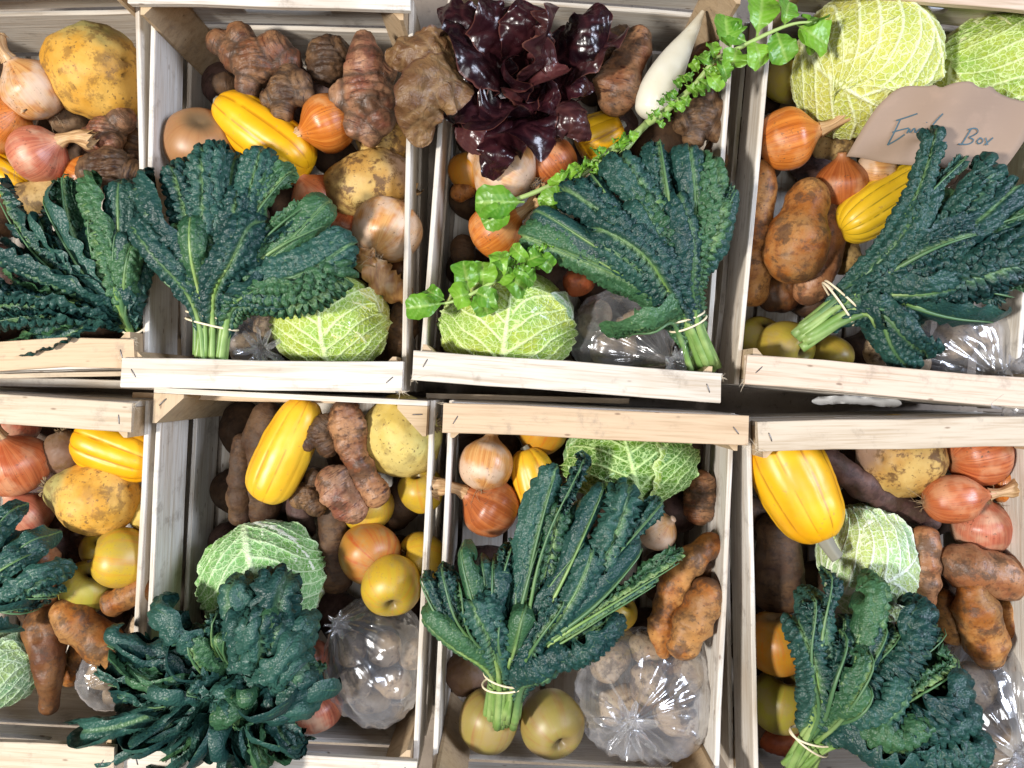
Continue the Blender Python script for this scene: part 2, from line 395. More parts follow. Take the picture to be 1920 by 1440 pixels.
M_LETT = mat_leaf('lettuce_leaf', (0.007, 0.002, 0.004), (0.016, 0.004, 0.006), (0.06, 0.016, 0.018), 0.27, 150, (0.12, 0.04, 0.03), 0.5, pits=0.0, bs=.3)
def mat_bronze():
    s = NB('lettuce_bronze_leaf'); v = s.obj(); n = s.noise(v, 24, 3); w = s.noise(s.scale(v, (1, 1, 1)), 75, 3, 0.6, 2.5)
    col = s.mix(s.ramp(n, 0.3, 0.7), (0.115, 0.052, 0.022), (0.21, 0.115, 0.045))
    col = s.mix(s.math('MULTIPLY', s.ramp(w, 0.55, 0.68), 0.6), col, (0.07, 0.028, 0.014))
    col = s.mix(s.attr('rib'), col, (0.30, 0.19, 0.09))
    col = s.mix(s.ramp(s.attr('edge'), 0.9, 1.0, 0, 0.8), col, (0.09, 0.035, 0.02))
    return s.done(col, 0.42, s.bump(w, 0.7, 0.003), Specular_IOR_Level=0.4)
M_LETTB = mat_bronze()
M_LETTP = mat_leaf('lettuce_purple_leaf', (0.025, 0.007, 0.009), (0.045, 0.014, 0.015), (0.10, 0.035, 0.03), 0.30, 150, (0.16, 0.06, 0.04), 0.5, pits=0.0)
M_GREEN = mat_leaf('radish_leaf', (0.055, 0.185, 0.010), (0.12, 0.28, 0.022), (0.28, 0.42, 0.10), 0.40, 160, None, 0.5, pits=0.0)
M_GSTEM = mat_simple('radish_stalk', (0.34, 0.46, 0.15), 0.45)

def mat_cabbage(name, cell, cell2, vein):
    cell, cell2 = dp(cell, 1.5), dp(cell2, 1.5)
    s = NB(name); r = s.rnd(); v = s.off(s.obj(), r); ve = s.attr('vein'); ed = s.attr('edge')
    n = s.noise(v, 20, 3)
    col = s.mix(s.ramp(n, 0.35, 0.68), cell, cell2)
    wv = s.n('ShaderNodeVectorMath', {0: v, 1: s.n('ShaderNodeVectorMath', {0: s.n('ShaderNodeTexNoise', {'Vector': v, 'Scale': 45.0}).outputs[1], 1: (0.012, 0.012, 0.012)}, operation='MULTIPLY').outputs[0]}, operation='ADD').outputs[0]
    e1 = s.vor(wv, 125, 'DISTANCE_TO_EDGE'); e2 = s.vor(wv, 260, 'DISTANCE_TO_EDGE')
    net = s.math('MAXIMUM', s.ramp(e1, 0.11, 0.03), s.math('MULTIPLY', s.ramp(e2, 0.11, 0.03), 0.5))
    col = s.mix(s.math('MULTIPLY', net, 0.55), col, vein)
    col = s.mix(s.ramp(ve, 0.25, 1.0), col, vein)
    col = s.mix(s.ramp(ed, 0.92, 1.0, 0, 0.5), col, vein)
    m = s.done(col, 0.45, s.bump(net, 0.55, 0.0016), Specular_IOR_Level=0.35)
    s.b.inputs['Subsurface Weight'].default_value = 0.0
    return m
CA = {'lime': mat_cabbage('cabbage_lime', (0.36, 0.52, 0.12), (0.50, 0.56, 0.12), (0.66, 0.76, 0.38)),
      'yellow': mat_cabbage('cabbage_yellow', (0.56, 0.60, 0.15), (0.66, 0.64, 0.20), (0.76, 0.80, 0.48)),
      'mint': mat_cabbage('cabbage_mint', (0.26, 0.47, 0.14), (0.30, 0.50, 0.25), (0.58, 0.74, 0.44)),
      'pale': mat_cabbage('cabbage_pale', (0.42, 0.60, 0.34), (0.58, 0.66, 0.28), (0.80, 0.86, 0.70)),
      'deep': mat_cabbage('cabbage_deep', (0.14, 0.28, 0.05), (0.22, 0.36, 0.05), (0.50, 0.66, 0.27)),
      'blue': mat_cabbage('cabbage_blue', (0.25, 0.40, 0.25), (0.38, 0.46, 0.18), (0.52, 0.64, 0.42))}

def mat_daikon():
    s = NB('daikon_skin'); v = s.obj(); t = s.n('ShaderNodeSeparateXYZ', {0: s.attr('cyl', 'Vector')}).outputs[2]
    n = s.noise(v, 30, 4, 0.6)
    col = s.mix(s.ramp(n, 0.3, 0.7), (0.80, 0.77, 0.66), (0.76, 0.71, 0.56))
    col = s.mix(s.ramp(n, 0.62, 0.75, 0, 0.7), col, (0.46, 0.30, 0.14))
    col = s.mix(s.ramp(t, 0.75, 1.0, 0, 0.5), col, (0.62, 0.48, 0.30))
    return s.done(col, 0.35, s.bump(n, 0.1, 0.001))
M_DAIKON = mat_daikon()
def mat_paper():
    s = NB('brown_paper'); v = s.obj(); n = s.noise(v, 60, 5, 0.6); n2 = s.noise(v, 7, 3)
    f = s.noise(s.scale(v, (30, 400, 30)), 1.0, 2)
    col = s.mix(s.ramp(n2, 0.3, 0.7), (0.27, 0.185, 0.13), (0.32, 0.225, 0.16))
    col = s.mix(s.math('MULTIPLY', s.ramp(n, 0.5, 0.7), 0.3), col, (0.36, 0.24, 0.17))
    spot = s.vor(v, 16); col = s.mix(s.ramp(spot, 0.075, 0.05, 0, 0.7), col, (0.20, 0.12, 0.08))
    return s.done(col, 0.8, s.bump(s.math('ADD', n2, s.math('MULTIPLY', f, 0.1)), 0.5, 0.004))
M_PAPER = mat_paper()
def mat_plastic():
    s = NB('clear_plastic_film'); v = s.obj()
    lw = s.n('ShaderNodeLayerWeight', {'Blend': 0.35}).outputs['Facing']
    w = s.n('ShaderNodeVectorMath', {0: v, 1: s.n('ShaderNodeVectorMath', {0: s.n('ShaderNodeTexNoise', {'Vector': v, 'Scale': 14.0}).outputs[1], 1: (0.03, 0.03, 0.03)}, operation='MULTIPLY').outputs[0]}, operation='ADD').outputs[0]
    f1 = s.vor(w, 17, 'F1'); f2 = s.vor(w, 48, 'F1')
    nrm = s.bump(s.math('ADD', f1, s.math('MULTIPLY', f2, 0.16)), 0.8, 0.014)
    gl = s.n('ShaderNodeBsdfGlossy', {'Color': (1, 1, 1), 'Roughness': 0.17, 'Normal': nrm})
    tr = s.n('ShaderNodeBsdfTransparent', {'Color': (0.93, 0.93, 0.94)})
    df = s.n('ShaderNodeBsdfDiffuse', {'Color': (0.88, 0.88, 0.92), 'Normal': nrm})
    m1 = s.n('ShaderNodeMixShader', {0: s.ramp(lw, 0.0, 1.0, 0.08, 0.42), 1: tr.outputs[0], 2: df.outputs[0]})
    m2 = s.n('ShaderNodeMixShader', {0: s.ramp(lw, 0.0, 1.0, 0.14, 0.6), 1: m1.outputs[0], 2: gl.outputs[0]})
    s.L.new(m2.outputs[0], s.out.inputs[0]); s.N.remove(s.b)
    return s.m
M_BAG = mat_plastic()

# ------------------------------------------------------------------ structure
gq = 3.0
g = link('floor', make_mesh('floor', np.array([[-gq, -gq, 0], [gq, -gq, 0], [gq, gq, 0], [-gq, gq, 0]], float), [[0, 1, 2, 3]], None, None, False, M_GROUND))
tag(g, 'brown concrete floor under the crates', kind='structure'); g.location.z = -0.003

def box_mesh(name, lx, ly, lz, mat, ch=0.0008, seed=0):
    rg = np.random.default_rng(seed)
    n = 5; xs = np.linspace(-lx / 2, lx / 2, n)
    c = ch; hy, hz = ly / 2, lz / 2
    sec = np.array([[-hy + c, -hz], [hy - c, -hz], [hy, -hz + c], [hy, hz - c], [hy - c, hz], [-hy + c, hz], [-hy, hz - c], [-hy, -hz + c]])
    V = np.zeros((n, 8, 3)); V[:, :, 0] = xs[:, None]; V[:, :, 1:] = sec[None]
    wob = rg.normal(0, min(0.0009, ly * 0.03), (n, 1)); V[:, :, 1] += wob
    V[[0, -1], :, 0] += rg.normal(0, 0.0006, (2, 8))
    me = tube_mesh(name, V, mat)
    me.polygons.foreach_set('use_smooth', np.zeros(len(me.polygons), bool))
    return me
def slot_slat(name, L, w, th, mat, sw=0.10, sh=0.015, cy=-0.013):
    n = 40; a = np.arange(n) / n * 2 * np.pi + 0.02
    # stadium and outer rectangle along the same rays
    inner = []; outer = []
    for k in a:
        c, s_ = math.cos(k), math.sin(k)
        ox = np.clip(c * 4 * sw / 2, -1, 1)
        inner.append(((sw / 2 - sh / 2) * np.clip(c * 1.6, -1, 1) + sh / 2 * c, cy + sh / 2 * s_))
        m = max(abs(c) / (L / 2), abs(s_) / (w / 2)) if True else 0
        outer.append((c / m, s_ / m))
    outer = np.array(outer); inner = np.array(inner)
    for sx in (-1, 1):
        for sy in (-1, 1):
            i = np.argmin(np.abs(outer - np.array([sx * L / 2, sy * w / 2])).sum(1)); outer[i] = (sx * L / 2, sy * w / 2)
    V = np.zeros((4, n, 3))
    V[0, :, :2] = outer; V[0, :, 2] = -th / 2; V[1, :, :2] = outer; V[1, :, 2] = th / 2
    V[2, :, :2] = inner; V[2, :, 2] = th / 2; V[3, :, :2] = inner; V[3, :, 2] = -th / 2
    q = grid_quads(4, n, True); j = np.arange(n); j2 = (j + 1) % n
    q = np.vstack([q, np.stack([3 * n + j, 3 * n + j2, j2, j], 1)])
    return make_mesh(name, V, q, None, None, False, mat)
def prism_mesh(name, leg, h, mat):
    b = np.array([[0, 0], [leg, 0], [leg, leg * 0.12], [leg * 0.12, leg], [0, leg]])
    V = np.zeros((2, 5, 3)); V[:, :, :2] = b[None]; V[1, :, 2] = h
    me = tube_mesh(name, V, mat); me.polygons.foreach_set('use_smooth', np.zeros(len(me.polygons), bool)); return me
def staple_mesh():
    P = [(-0.005, 0, -0.002), (-0.005, 0, 0.0004), (0.005, 0, 0.0005), (0.005, 0, -0.002)]
    return tube_mesh('staple', wire(P, 0.0006, 6, 14), M_STEEL)
ME_STAPLE = staple_mesh()

def hairs(parent, base, axis, n, length, mat, seed, name='root_tuft', r=0.0004, spread=0.9):
    rg = np.random.default_rng(seed); tubes = []
    for k in range(n):
        d = np.array(axis) + rg.normal(0, spread, 3) * 0.6; d /= np.linalg.norm(d)
        p = np.array(base) + rg.normal(0, length * 0.18, 3)
        b = rg.normal(0, 0.45, 3)
        q = [p, p + d * length * 0.4, p + (d + b * 0.5) * length * 0.7, p + (d + b) * length * rg.uniform(.7, 1.1)]
        tubes.append(wire(q, r, 4, 7, r * 0.3))
    return multi_tube(name, tubes, mat, parent)

CR = {}
def crate(key, label, cx, cy, w, h, rot, Hc=0.22, rails=(1, 1), seed=0, tone=M_WOOD, inner=M_WOODY, rail=None):
    """cx, cy, w, h in photo pixels on the rail plane; rot in degrees clockwise"""
    rg = random.Random(seed)
    c = W(cx, cy, Hc); w = S(w, Hc); l = S(h, Hc)
    root = empty('wooden_crate', (c[0], c[1], 0), label, 'crate', 'open wooden vegetable crates')
    root.rotation_euler = (0, 0, -math.radians(rot))
    th = 0.0055; rt = 0.008; leg = 0.032
    def slat(name, L, wd, loc, rot, mat, t=th):
        return link(name, box_mesh(name, L, wd, t, mat, 0.0008, rg.randrange(9999)), root, loc, rot)
    for sx in (-1, 1):
        x = sx * (w / 2 - th / 2)
        for z0, z1 in ((0.104, 0.177), (0.012, 0.082)):
            slat('side_slat', l, z1 - z0, (x, 0, (z0 + z1) / 2), (math.pi / 2 + rg.uniform(-.012, .012), 0, math.pi / 2 + rg.uniform(-.002, .002)), tone)
    for sy in (-1, 1):
        y = sy * (l / 2 - th / 2); L = w - 2 * th - 0.001
        z0, z1 = 0.128, Hc - rt - 0.0006
        link('end_slat', slot_slat('end_slat', L, z1 - z0, th, tone), root, (0, y, (z0 + z1) / 2), (math.pi / 2, 0, 0))
        slat('end_slat', L, 0.098, (0, y, 0.063), (math.pi / 2, 0, 0), tone)
        for sx in (-1, 1):
            p = link('corner_post', prism_mesh('corner_post', leg, Hc - rt - 0.013, inner), root,
                     (sx * (w / 2 - th - 0.0004), sy * (l / 2 - th - 0.0004), 0.012),
                     (0, 0, {(-1, -1): 0, (1, -1): math.pi / 2, (1, 1): math.pi, (-1, 1): -math.pi / 2}[(sx, sy)]))
    for k, sy in ((0, 1), (1, -1)):
        if not rails[k]:
            for sx in (-1, 1):
                st = link('staple', ME_STAPLE, root, (sx * (w / 2 - 0.016), sy * (l / 2 - 0.015), Hc - rt), (0, 0, rg.uniform(-1, 1)))
            continue
        r = slat('top_rail', w + 0.004, 0.031, (0, sy * (l / 2 - 0.0155), Hc - rt / 2), (0, 0, 0), rail or tone, rt)
        for sx in (-1, 1):
            hairs(r, (sx * w / 2, rg.choice((-1, 1)) * 0.013, 0.001), (sx * 0.7, -0.4, 0), rg.choice((4, 7, 11)), 0.007, M_HAIRL, rg.randrange(9999), 'splinters', 0.00035)
            link('staple', ME_STAPLE, r, (sx * (w / 2 - 0.011), rg.uniform(-.004, .004), rt / 2), (0, 0, rg.uniform(0.7, 2.3)))
    nb = 5; bw = (w - 2 * th - 0.004) / nb
    for k in range(nb):
        slat('bottom_slat', l - 2 * th - 0.004, bw - 0.006, (-w / 2 + th + 0.002 + bw * (k + 0.5), 0, 0.007), (0, 0, math.pi / 2), tone, 0.006)
    CR[key] = root
    return root
crate(1, 'wooden crate at top left with big yellow swede and brown onions', -22, 313, 520, 765, -1.5, 0.214, seed=1, rail=M_TAN)
crate(2, 'whitish wooden crate with butternut end, yellow squash and pale savoy below kale', 498, 344, 520, 775, 1.2, seed=2)
crate(3, 'pale wooden crate holding the dark red lettuce and white radish', 1092, 322, 572, 826, 4.4, seed=3)
crate(4, 'wooden crate with the brown paper note and two savoy cabbages', 1716, 346, 560, 800, 5.2, seed=4, rail=M_PINKW)
crate(5, 'wooden crate at bottom left with swede, yellow squash and apples', -46, 1092, 545, 705, 3.0, seed=5, rail=M_GREYW)
crate(6, 'wooden crate with bare triangular posts, yellow turnip and mint green savoy', 523, 1104, 540, 730, 2.8, 0.207, rails=(0, 1), seed=6)
crate(7, 'wooden crate with knotted potato bag and dark green net veined savoy', 1101, 1148, 566, 765, 2.6, seed=7, rail=M_TAN)
crate(8, 'wooden crate at bottom right with fat yellow squash and shallots', 1712, 1176, 560, 780, -1.2, seed=8, rail=M_GREYW)

# ------------------------------------------------------------------ vegetable builders
def profile(ctrl, n):
    P, t, L = resample(chaikin(np.array(ctrl, float), 4), n, True); return P, t
def orient(px, py, z, ang, tilt):
    """matrix with local +Z pointing along image angle ang (deg, 0 = right, 90 = up) raised by tilt"""
    a = math.radians(ang); e = math.radians(tilt)
    d = Vector((math.cos(a) * math.cos(e), math.sin(a) * math.cos(e), math.sin(e)))
    m = d.to_track_quat('Z', 'Y').to_matrix().to_4x4(); m.translation = Vector([float(c) for c in W(px, py, z)])
    return m
def lathe(name, ctrl, R, n, m, mat, parent=None, seed=0, lump=0.02, lumpf=1.6, lobes=0, lobea=0.0, ribs=0, riba=0.0, sx=1.0, bend=0.0, pits=None, zsc=1.0, fine=0.0):
    P, t = profile(ctrl, n); a = np.arange(m) / m * 2 * np.pi
    r = P[:, 1][:, None] * np.ones(m)[None]; z = P[:, 0][:, None] * np.ones(m)[None] * zsc
    rib = np.ones((n, m))
    if ribs:
        ph = 0.35 * fbm(np.stack([np.cos(a) * 2, np.sin(a) * 2, a * 0], -1), 1.0, seed)
        rib = np.abs(np.sin(ribs * a / 2 + ph))[None] * np.ones((n, 1))
        r = r * (1 - riba + riba * np.sqrt(rib))
    if lobes: r = r * (1 + lobea * np.cos(lobes * a)[None] * np.abs(P[:, 0])[:, None])
    V = np.stack([r * np.cos(a)[None], r * np.sin(a)[None] * sx, z], -1)
    nr = V / (np.linalg.norm(V, axis=-1, keepdims=True) + 1e-9)
    d = lump * fbm(V + seed * 3.1, lumpf, seed) 
    if fine: d = d + fine * fbm(V + seed, 9.0, seed + 5, 2)
    cre = np.zeros((n, m))
    for (pa, pt, pw, ph_) in (pits or []):
        c = V[int(pt * (n - 1)), int(pa * m) % m]
        df = V - c; df[..., 2] *= 1.8; g_ = np.exp(-(df ** 2).sum(-1) / pw ** 2)
        d = d - ph_ * g_; cre = np.maximum(cre, sstep(.35, 1.0, g_))
    V = V + nr * d[..., None] * np.clip(r * 3, 0, 1)[..., None]
    if bend: V[..., 0] += bend * (V[..., 2] ** 2)
    me = tube_mesh(name, V * R, mat, {'cyl': cyl_attr(n, m, t), 'rib': rib, 'cre': cre})
    return me

OG = 'onions in the crates'
def onion(label, px, py, d, z, ang=90, tilt=15, kind='copper', neck=1.0, roots=0, tall=1.0, seed=None):
    seed = seed if seed is not None else int(px * 7 + py) % 9973
    R = S(d, z) / 2
    M = orient(px, py, z, ang, tilt)
    root = empty('onion', (0, 0, 0), label, 'onion', OG); root.matrix_world = M
    rg = random.Random(seed)
    c = [(-0.90, 0.0), (-0.97, 0.14), (-0.90, 0.42), (-0.66, 0.88), (-0.1, 1.06), (0.38, 0.98), (0.68, 0.62), (0.90, 0.30), (1.08, 0.19), (1.2, 0.17)]
    c = [(x * tall, y) for x, y in c]
    link('bulb', lathe('bulb', c, R, 38, 48, ON[kind], None, seed, 0.035, 1.1, sx=rg.uniform(.94, 1.0), fine=0.006), root)
    if neck > 0:
        n, m = 16, 20; t = np.linspace(0, 1, n); L = R * (0.35 + 0.75 * neck)
        bend = np.array([rg.uniform(-.4, .4), rg.uniform(-.4, .4)])
        P = np.stack([bend[0] * L * t ** 2, bend[1] * L * t ** 2, R * 1.02 * tall + L * t], 1)
        a = np.arange(m) / m * 2 * np.pi
        fr = 1 + 0.28 * np.cos(3 * a + 2 * t[:, None] * 3 + seed) * t[:, None] + 0.18 * np.cos(7 * a + seed)[None]
        rad = R * (0.25 - 0.10 * np.sin(np.pi * np.minimum(t * 1.4, 1)) + 0.04 * t)[:, None] * fr
        V = sweep(P, rad, m)[0]; V[-1, :, 2] += R * 0.16 * np.random.default_rng(seed).normal(0, 1, m)
        link('neck', tube_mesh('neck', V, M_HUSK, {'cyl': cyl_attr(n, m, t)}, caps=False), root)
    if roots: hairs(root, (0, 0, -0.93 * R * tall), (0, 0, -1), roots, R * 0.45, M_HAIR, seed)
    return root
def apple(label, px, py, d, z, ang=80, tilt=45, kind='yellow', stem=True, tall=1.0, cat='apple', name='apple', seed=None):
    seed = seed if seed is not None else int(px * 5 + py) % 9973
    R = S(d, z) / 2; M = orient(px, py, z, ang, tilt)
    root = empty(name, (0, 0, 0), label, cat, 'apples in the crates' if cat == 'apple' else None); root.matrix_world = M
    c = [(-0.62, 0.0), (-0.66, 0.08), (-0.86, 0.20), (-0.93, 0.45), (-0.70, 0.86), (-0.05, 1.08), (0.50, 1.04), (0.92, 0.66), (0.97, 0.36), (0.80, 0.14), (0.50, 0.05), (0.46, 0)]
    if cat != 'apple': c = c[:7] + [(.9, .68), (.99, .40), (.95, .18), (.90, .06), (.89, 0)]
    c = [(x * tall, y) for x, y in c]
    link('flesh' if cat != 'apple' else 'fruit', lathe('fruit', c, R, 38, 48, AP[kind], None, seed, 0.03, 0.9, 5, 0.02), root)
    if not stem and cat == 'apple':
        tb = [wire([(R * .05 * math.cos(k), R * .05 * math.sin(k), R * .5 * tall), (R * .08 * math.cos(k), R * .08 * math.sin(k), R * .62 * tall), (R * .15 * math.cos(k), R * .15 * math.sin(k), R * .68 * tall)], R * .03, 5, 6, R * .01) for k in np.arange(6) * 1.05]
        multi_tube('calyx', tb, M_ASTEM, root)
    if stem:
        b = random.Random(seed).uniform(-.25, .25)
        link('stem', tube_mesh('stem', wire([(0, 0, R * .44 * tall), (0.02 * R, 0, R * .75 * tall), (b * R, .1 * R, R * 1.1 * tall)], R * 0.045, 7, 10), M_ASTEM), root)
    return root
def squash(label, x0, y0, x1, y1, wpx, z, kind='y', z1=None, stem=0, fat=0.0, seed=None, bend=0.0, ribs=10, riba=0.075):
    """from (x0,y0) to (x1,y1), stem end at (x1,y1)"""
    seed = seed if seed is not None else int(x0 * 5 + y0) % 9973
    A = W(x0, y0, z); B = W(x1, y1, z if z1 is None else z1); d = B - A; L = np.linalg.norm(d); R = S(wpx, z) / 2
    root = empty('squash', (0, 0, 0), label, 'squash', 'yellow striped squashes')
    m = Vector(d).to_track_quat('Z', 'Y').to_matrix().to_4x4(); m.translation = Vector((A + B) / 2); root.matrix_world = m
    q = L / 2 / R
    c = [(-1.0 * q, 0), (-1.02 * q, 0.22), (-0.98 * q, 0.62), (-0.78 * q, 0.98 + fat), (-0.35 * q, 1.07 + fat), (0.3 * q, 1.0 - fat * .5), (0.72 * q, 0.86 - fat), (0.96 * q, 0.52 - fat * .5), (1.0 * q, 0.22), (0.97 * q, 0.1), (0.96 * q, 0)]
    link('fruit', lathe('fruit', c, R, 50, 84, SQ[kind], None, seed, 0.035, 0.8, ribs=ribs, riba=riba, bend=bend, fine=0.008), root)
    n = 12; t = np.linspace(0, 1, n)
    sl = R * (0.62 if stem else 0.2)
    P = np.stack([0.12 * sl * t ** 2, 0 * t, L / 2 * 0.96 + sl * t], 1)
    a = np.arange(20) / 20 * 2 * np.pi
    V = sweep(P, R * (0.17 + 0.05 * (1 - t) ** 2)[:, None] * (1 + 0.10 * np.cos(5 * a))[None], 20)[0]
    link('stem', tube_mesh('stem', V, M_SSTEM), root)
    return root
def swede(label, px, py, d, z, ang=0, tilt=0, kind='yellow', ctrl=None, tall=1.0, seed=None, crown=True, name='swede', cat='swede', pitn=6, tail=0.0, group='swedes and turnips'):
    seed = seed if seed is not None else int(px * 5 + py) % 9973
    R = S(d, z) / 2; M = orient(px, py, z, ang, tilt); rg = random.Random(seed)
    root = empty(name, (0, 0, 0), label, cat, group); root.matrix_world = M
    c = ctrl or [(-1.0 - tail, 0), (-1.0 - tail * .9, 0.06), (-0.96, 0.36), (-0.72, 0.84), (-0.1, 1.08), (0.45, 1.0), (0.80, 0.66), (0.98, 0.36), (1.06, 0.2), (1.07, 0)]
    c = [(x * tall, y) for x, y in c]
    pits = [(rg.random(), rg.uniform(.25, .75), rg.uniform(.05, .12), rg.uniform(.06, .16)) for _ in range(pitn)]
    link('root', lathe('root', c, R, 56, 74, SW[kind], None, seed, 0.07, 1.3, pits=pits, fine=0.012, sx=rg.uniform(.9, 1)), root)
    if crown:
        tubes = []; r2 = np.random.default_rng(seed)
        for k in range(16):
            a = k * 2.4; q = R * 0.16 * r2.uniform(.3, 1); p = np.array([q * math.cos(a), q * math.sin(a), c[-1][0] * R - R * .03])
            tubes.append(wire([p, p + np.array([math.cos(a) * .05, math.sin(a) * .05, 0.06]) * R, p + np.array([math.cos(a) * .14, math.sin(a) * .14, .10]) * R], R * 0.03, 5, 6, R * .015))
        multi_tube('leaf_scars', tubes, M_HUSKG, root)
    return root
M_HUSKG = mat_simple('withered_crown', (0.24, 0.17, 0.09), 0.85)

def tuber(name, label, pts, rad, kind, cat, group=None, seed=None, rings=0.0, ringn=10, lump=0.10, bumps=(), m=34, n=52, flat=1.0, eyes=7, wav=.12):
    """pts: (px,py,z) along the axis; rad: px radii spread along it; bumps: (t, angle/2pi, height, width) relative to radius"""
    seed = seed if seed is not None else int(pts[0][0] * 5 + pts[0][1] * 3) % 9973
    P = np.array([W(*p) for p in pts]); P, t, L = resample(chaikin(P, 3), n, True)
    zm = np.mean([p[2] for p in pts]); rr = np.array([S(r, zm) for r in rad])
    s = t * L
    R = np.interp(t, np.linspace(0, 1, len(rr)), rr)
    k = np.ones(9) / 9; R = np.convolve(np.pad(R, 4, mode='edge'), k, 'valid')
    c0 = min(max(rr[0] * 0.95, 1e-4), .45 * L); c1 = min(max(rr[-1] * 0.95, 1e-4), .45 * L)
    R = R * np.sqrt(np.clip(1 - np.clip((c0 - s) / c0, 0, 1) ** 2, 0.0004, 1)) * np.sqrt(np.clip(1 - np.clip((c1 - (L - s)) / c1, 0, 1) ** 2, 0.0004, 1))
    R = R * (1 + wav * vnoise(np.stack([t * L / rr.max() * 1.6, 0 * t + seed, 0 * t], -1), 1.0, seed))
    V, D, a = sweep(P, R, m)
    Rm = rr.max(); q = V / Rm
    d = lump * fbm(q + seed * 1.7, 0.75, seed, 3) + 0.04 * fbm(q, 2.3, seed + 13, 2) + 0.022 * fbm(q, 6.0, seed + 3, 2)
    cre = np.zeros(d.shape)
    if rings:
        ph = 0.5 * fbm(q, 0.9, seed + 9, 2)
        w = np.sin(2 * np.pi * (ringn * t[:, None] + ph)); d = d + rings * (np.abs(w) - 0.6); cre = np.clip(1 - np.abs(w) * 3.2, 0, 1) * min(1, rings * 14) * np.clip(.5 + 1.2 * fbm(q, 2.0, seed + 31, 2), 0, 1)
    r4 = random.Random(seed); bumps = list(bumps) + [(r4.uniform(.1, .9), r4.random(), -.10, r4.uniform(.10, .2)) for _ in range(eyes)]
    for (bt, ba, bh, bw) in bumps:
        c = V[int(bt * (n - 1)), int(ba * m) % m]; e = ((V - c) ** 2).sum(-1) / (bw * Rm) ** 2
        d = d + bh * np.exp(-e)
        if bh < 0: cre = np.maximum(cre, sstep(.4, 1.0, np.exp(-e)) * .8)
    V = V + D * (d * R[:, None])[..., None]
    if flat != 1.0: V[..., 2] = P[:, 2][:, None] + (V[..., 2] - P[:, 2][:, None]) * flat
    ctr = V.reshape(-1, 3).mean(0)
    me = tube_mesh(name, V - ctr, TU[kind], {'cyl': cyl_attr(n, m, t), 'cre': cre})
    return tag(link(name, me, None, ctr), label, cat, group)
AG = 'knobbly sunchokes'
def artichoke(label, px, py, z, balls, kind='art', seed=None, ringf=3.0, ring=0.045):
    """star-shaped union of balls; balls (dx, dy, dz, r) in photo pixels about (px, py, z); dy downwards"""
    seed = seed if seed is not None else int(px * 5 + py) % 9973
    k = S(1, z); B = np.array([(b[0] * k, -b[1] * k, b[2] * k, b[3] * k) for b in balls])
    nu, nv = 62, 92
    th = np.linspace(0.02, np.pi - 0.02, nu); ph = np.arange(nv) / nv * 2 * np.pi
    D = np.stack([np.sin(th)[:, None] * np.cos(ph)[None], np.sin(th)[:, None] * np.sin(ph)[None], np.cos(th)[:, None] * np.ones(nv)[None]], -1)
    R0 = B[0, 3]; kk = 0.075 * R0
    def sdf(p):
        e = 0
        for b in B: e = e + np.exp(-(np.linalg.norm(p - b[:3], axis=-1) - b[3]) / kk)
        return -kk * np.log(e + 1e-30)
    rmax = (np.linalg.norm(B[:, :3], axis=1) + B[:, 3]).max() * 1.15
    lo = np.zeros((nu, nv)); hit = np.zeros((nu, nv))
    st = np.linspace(0, rmax, 56)
    for r in st: hit = np.where(sdf(D * r) < 0, r, hit)
    lo = hit.copy(); hi = hit + st[1]
    for _ in range(8):
        mid = (lo + hi) / 2; ins = sdf(D * mid[..., None]) < 0
        lo = np.where(ins, mid, lo); hi = np.where(ins, hi, mid)
    V = D * lo[..., None]
    # scale rings round the nearest ball
    dist = np.stack([np.linalg.norm(V - b[:3], axis=-1) - b[3] for b in B], -1); near = dist.argmin(-1)
    ax = B[near, :3]; loc = V - ax; dirn = ax / (np.linalg.norm(ax, axis=-1, keepdims=True) + 1e-6)
    along = np.where(near == 0, V[..., 1], (loc * dirn).sum(-1))
    q = V / R0
    rs = np.abs(np.sin(np.pi * ringf * along / R0 + 1.2 * fbm(q, 1.3, seed + 4)))
    cre = np.clip(1 - rs * 3.0, 0, 1) * np.clip(.45 + 1.2 * fbm(q, 2.0, seed + 31, 2), 0, 1)
    sd2 = np.sort(dist, -1); cre = np.maximum(cre, np.exp(-((sd2[..., 1] - sd2[..., 0]) / (.10 * R0)) ** 2) * .9) if len(B) > 1 else cre
    d = ring * (rs - .5) + 0.06 * fbm(q, 2.2, seed) + 0.02 * fbm(q, 7, seed + 2, 2)
    V = V + D * (d * R0)[..., None]
    me = tube_mesh('sunchoke', V, TU[kind], {'cyl': np.stack([np.cos(ph)[None] + 0 * along, np.sin(ph)[None] + 0 * along, along / R0 * 0.35], -1), 'cre': cre})
    o = link('sunchoke', me, None, W(px, py, z))
    return tag(o, label, 'sunchoke', AG)

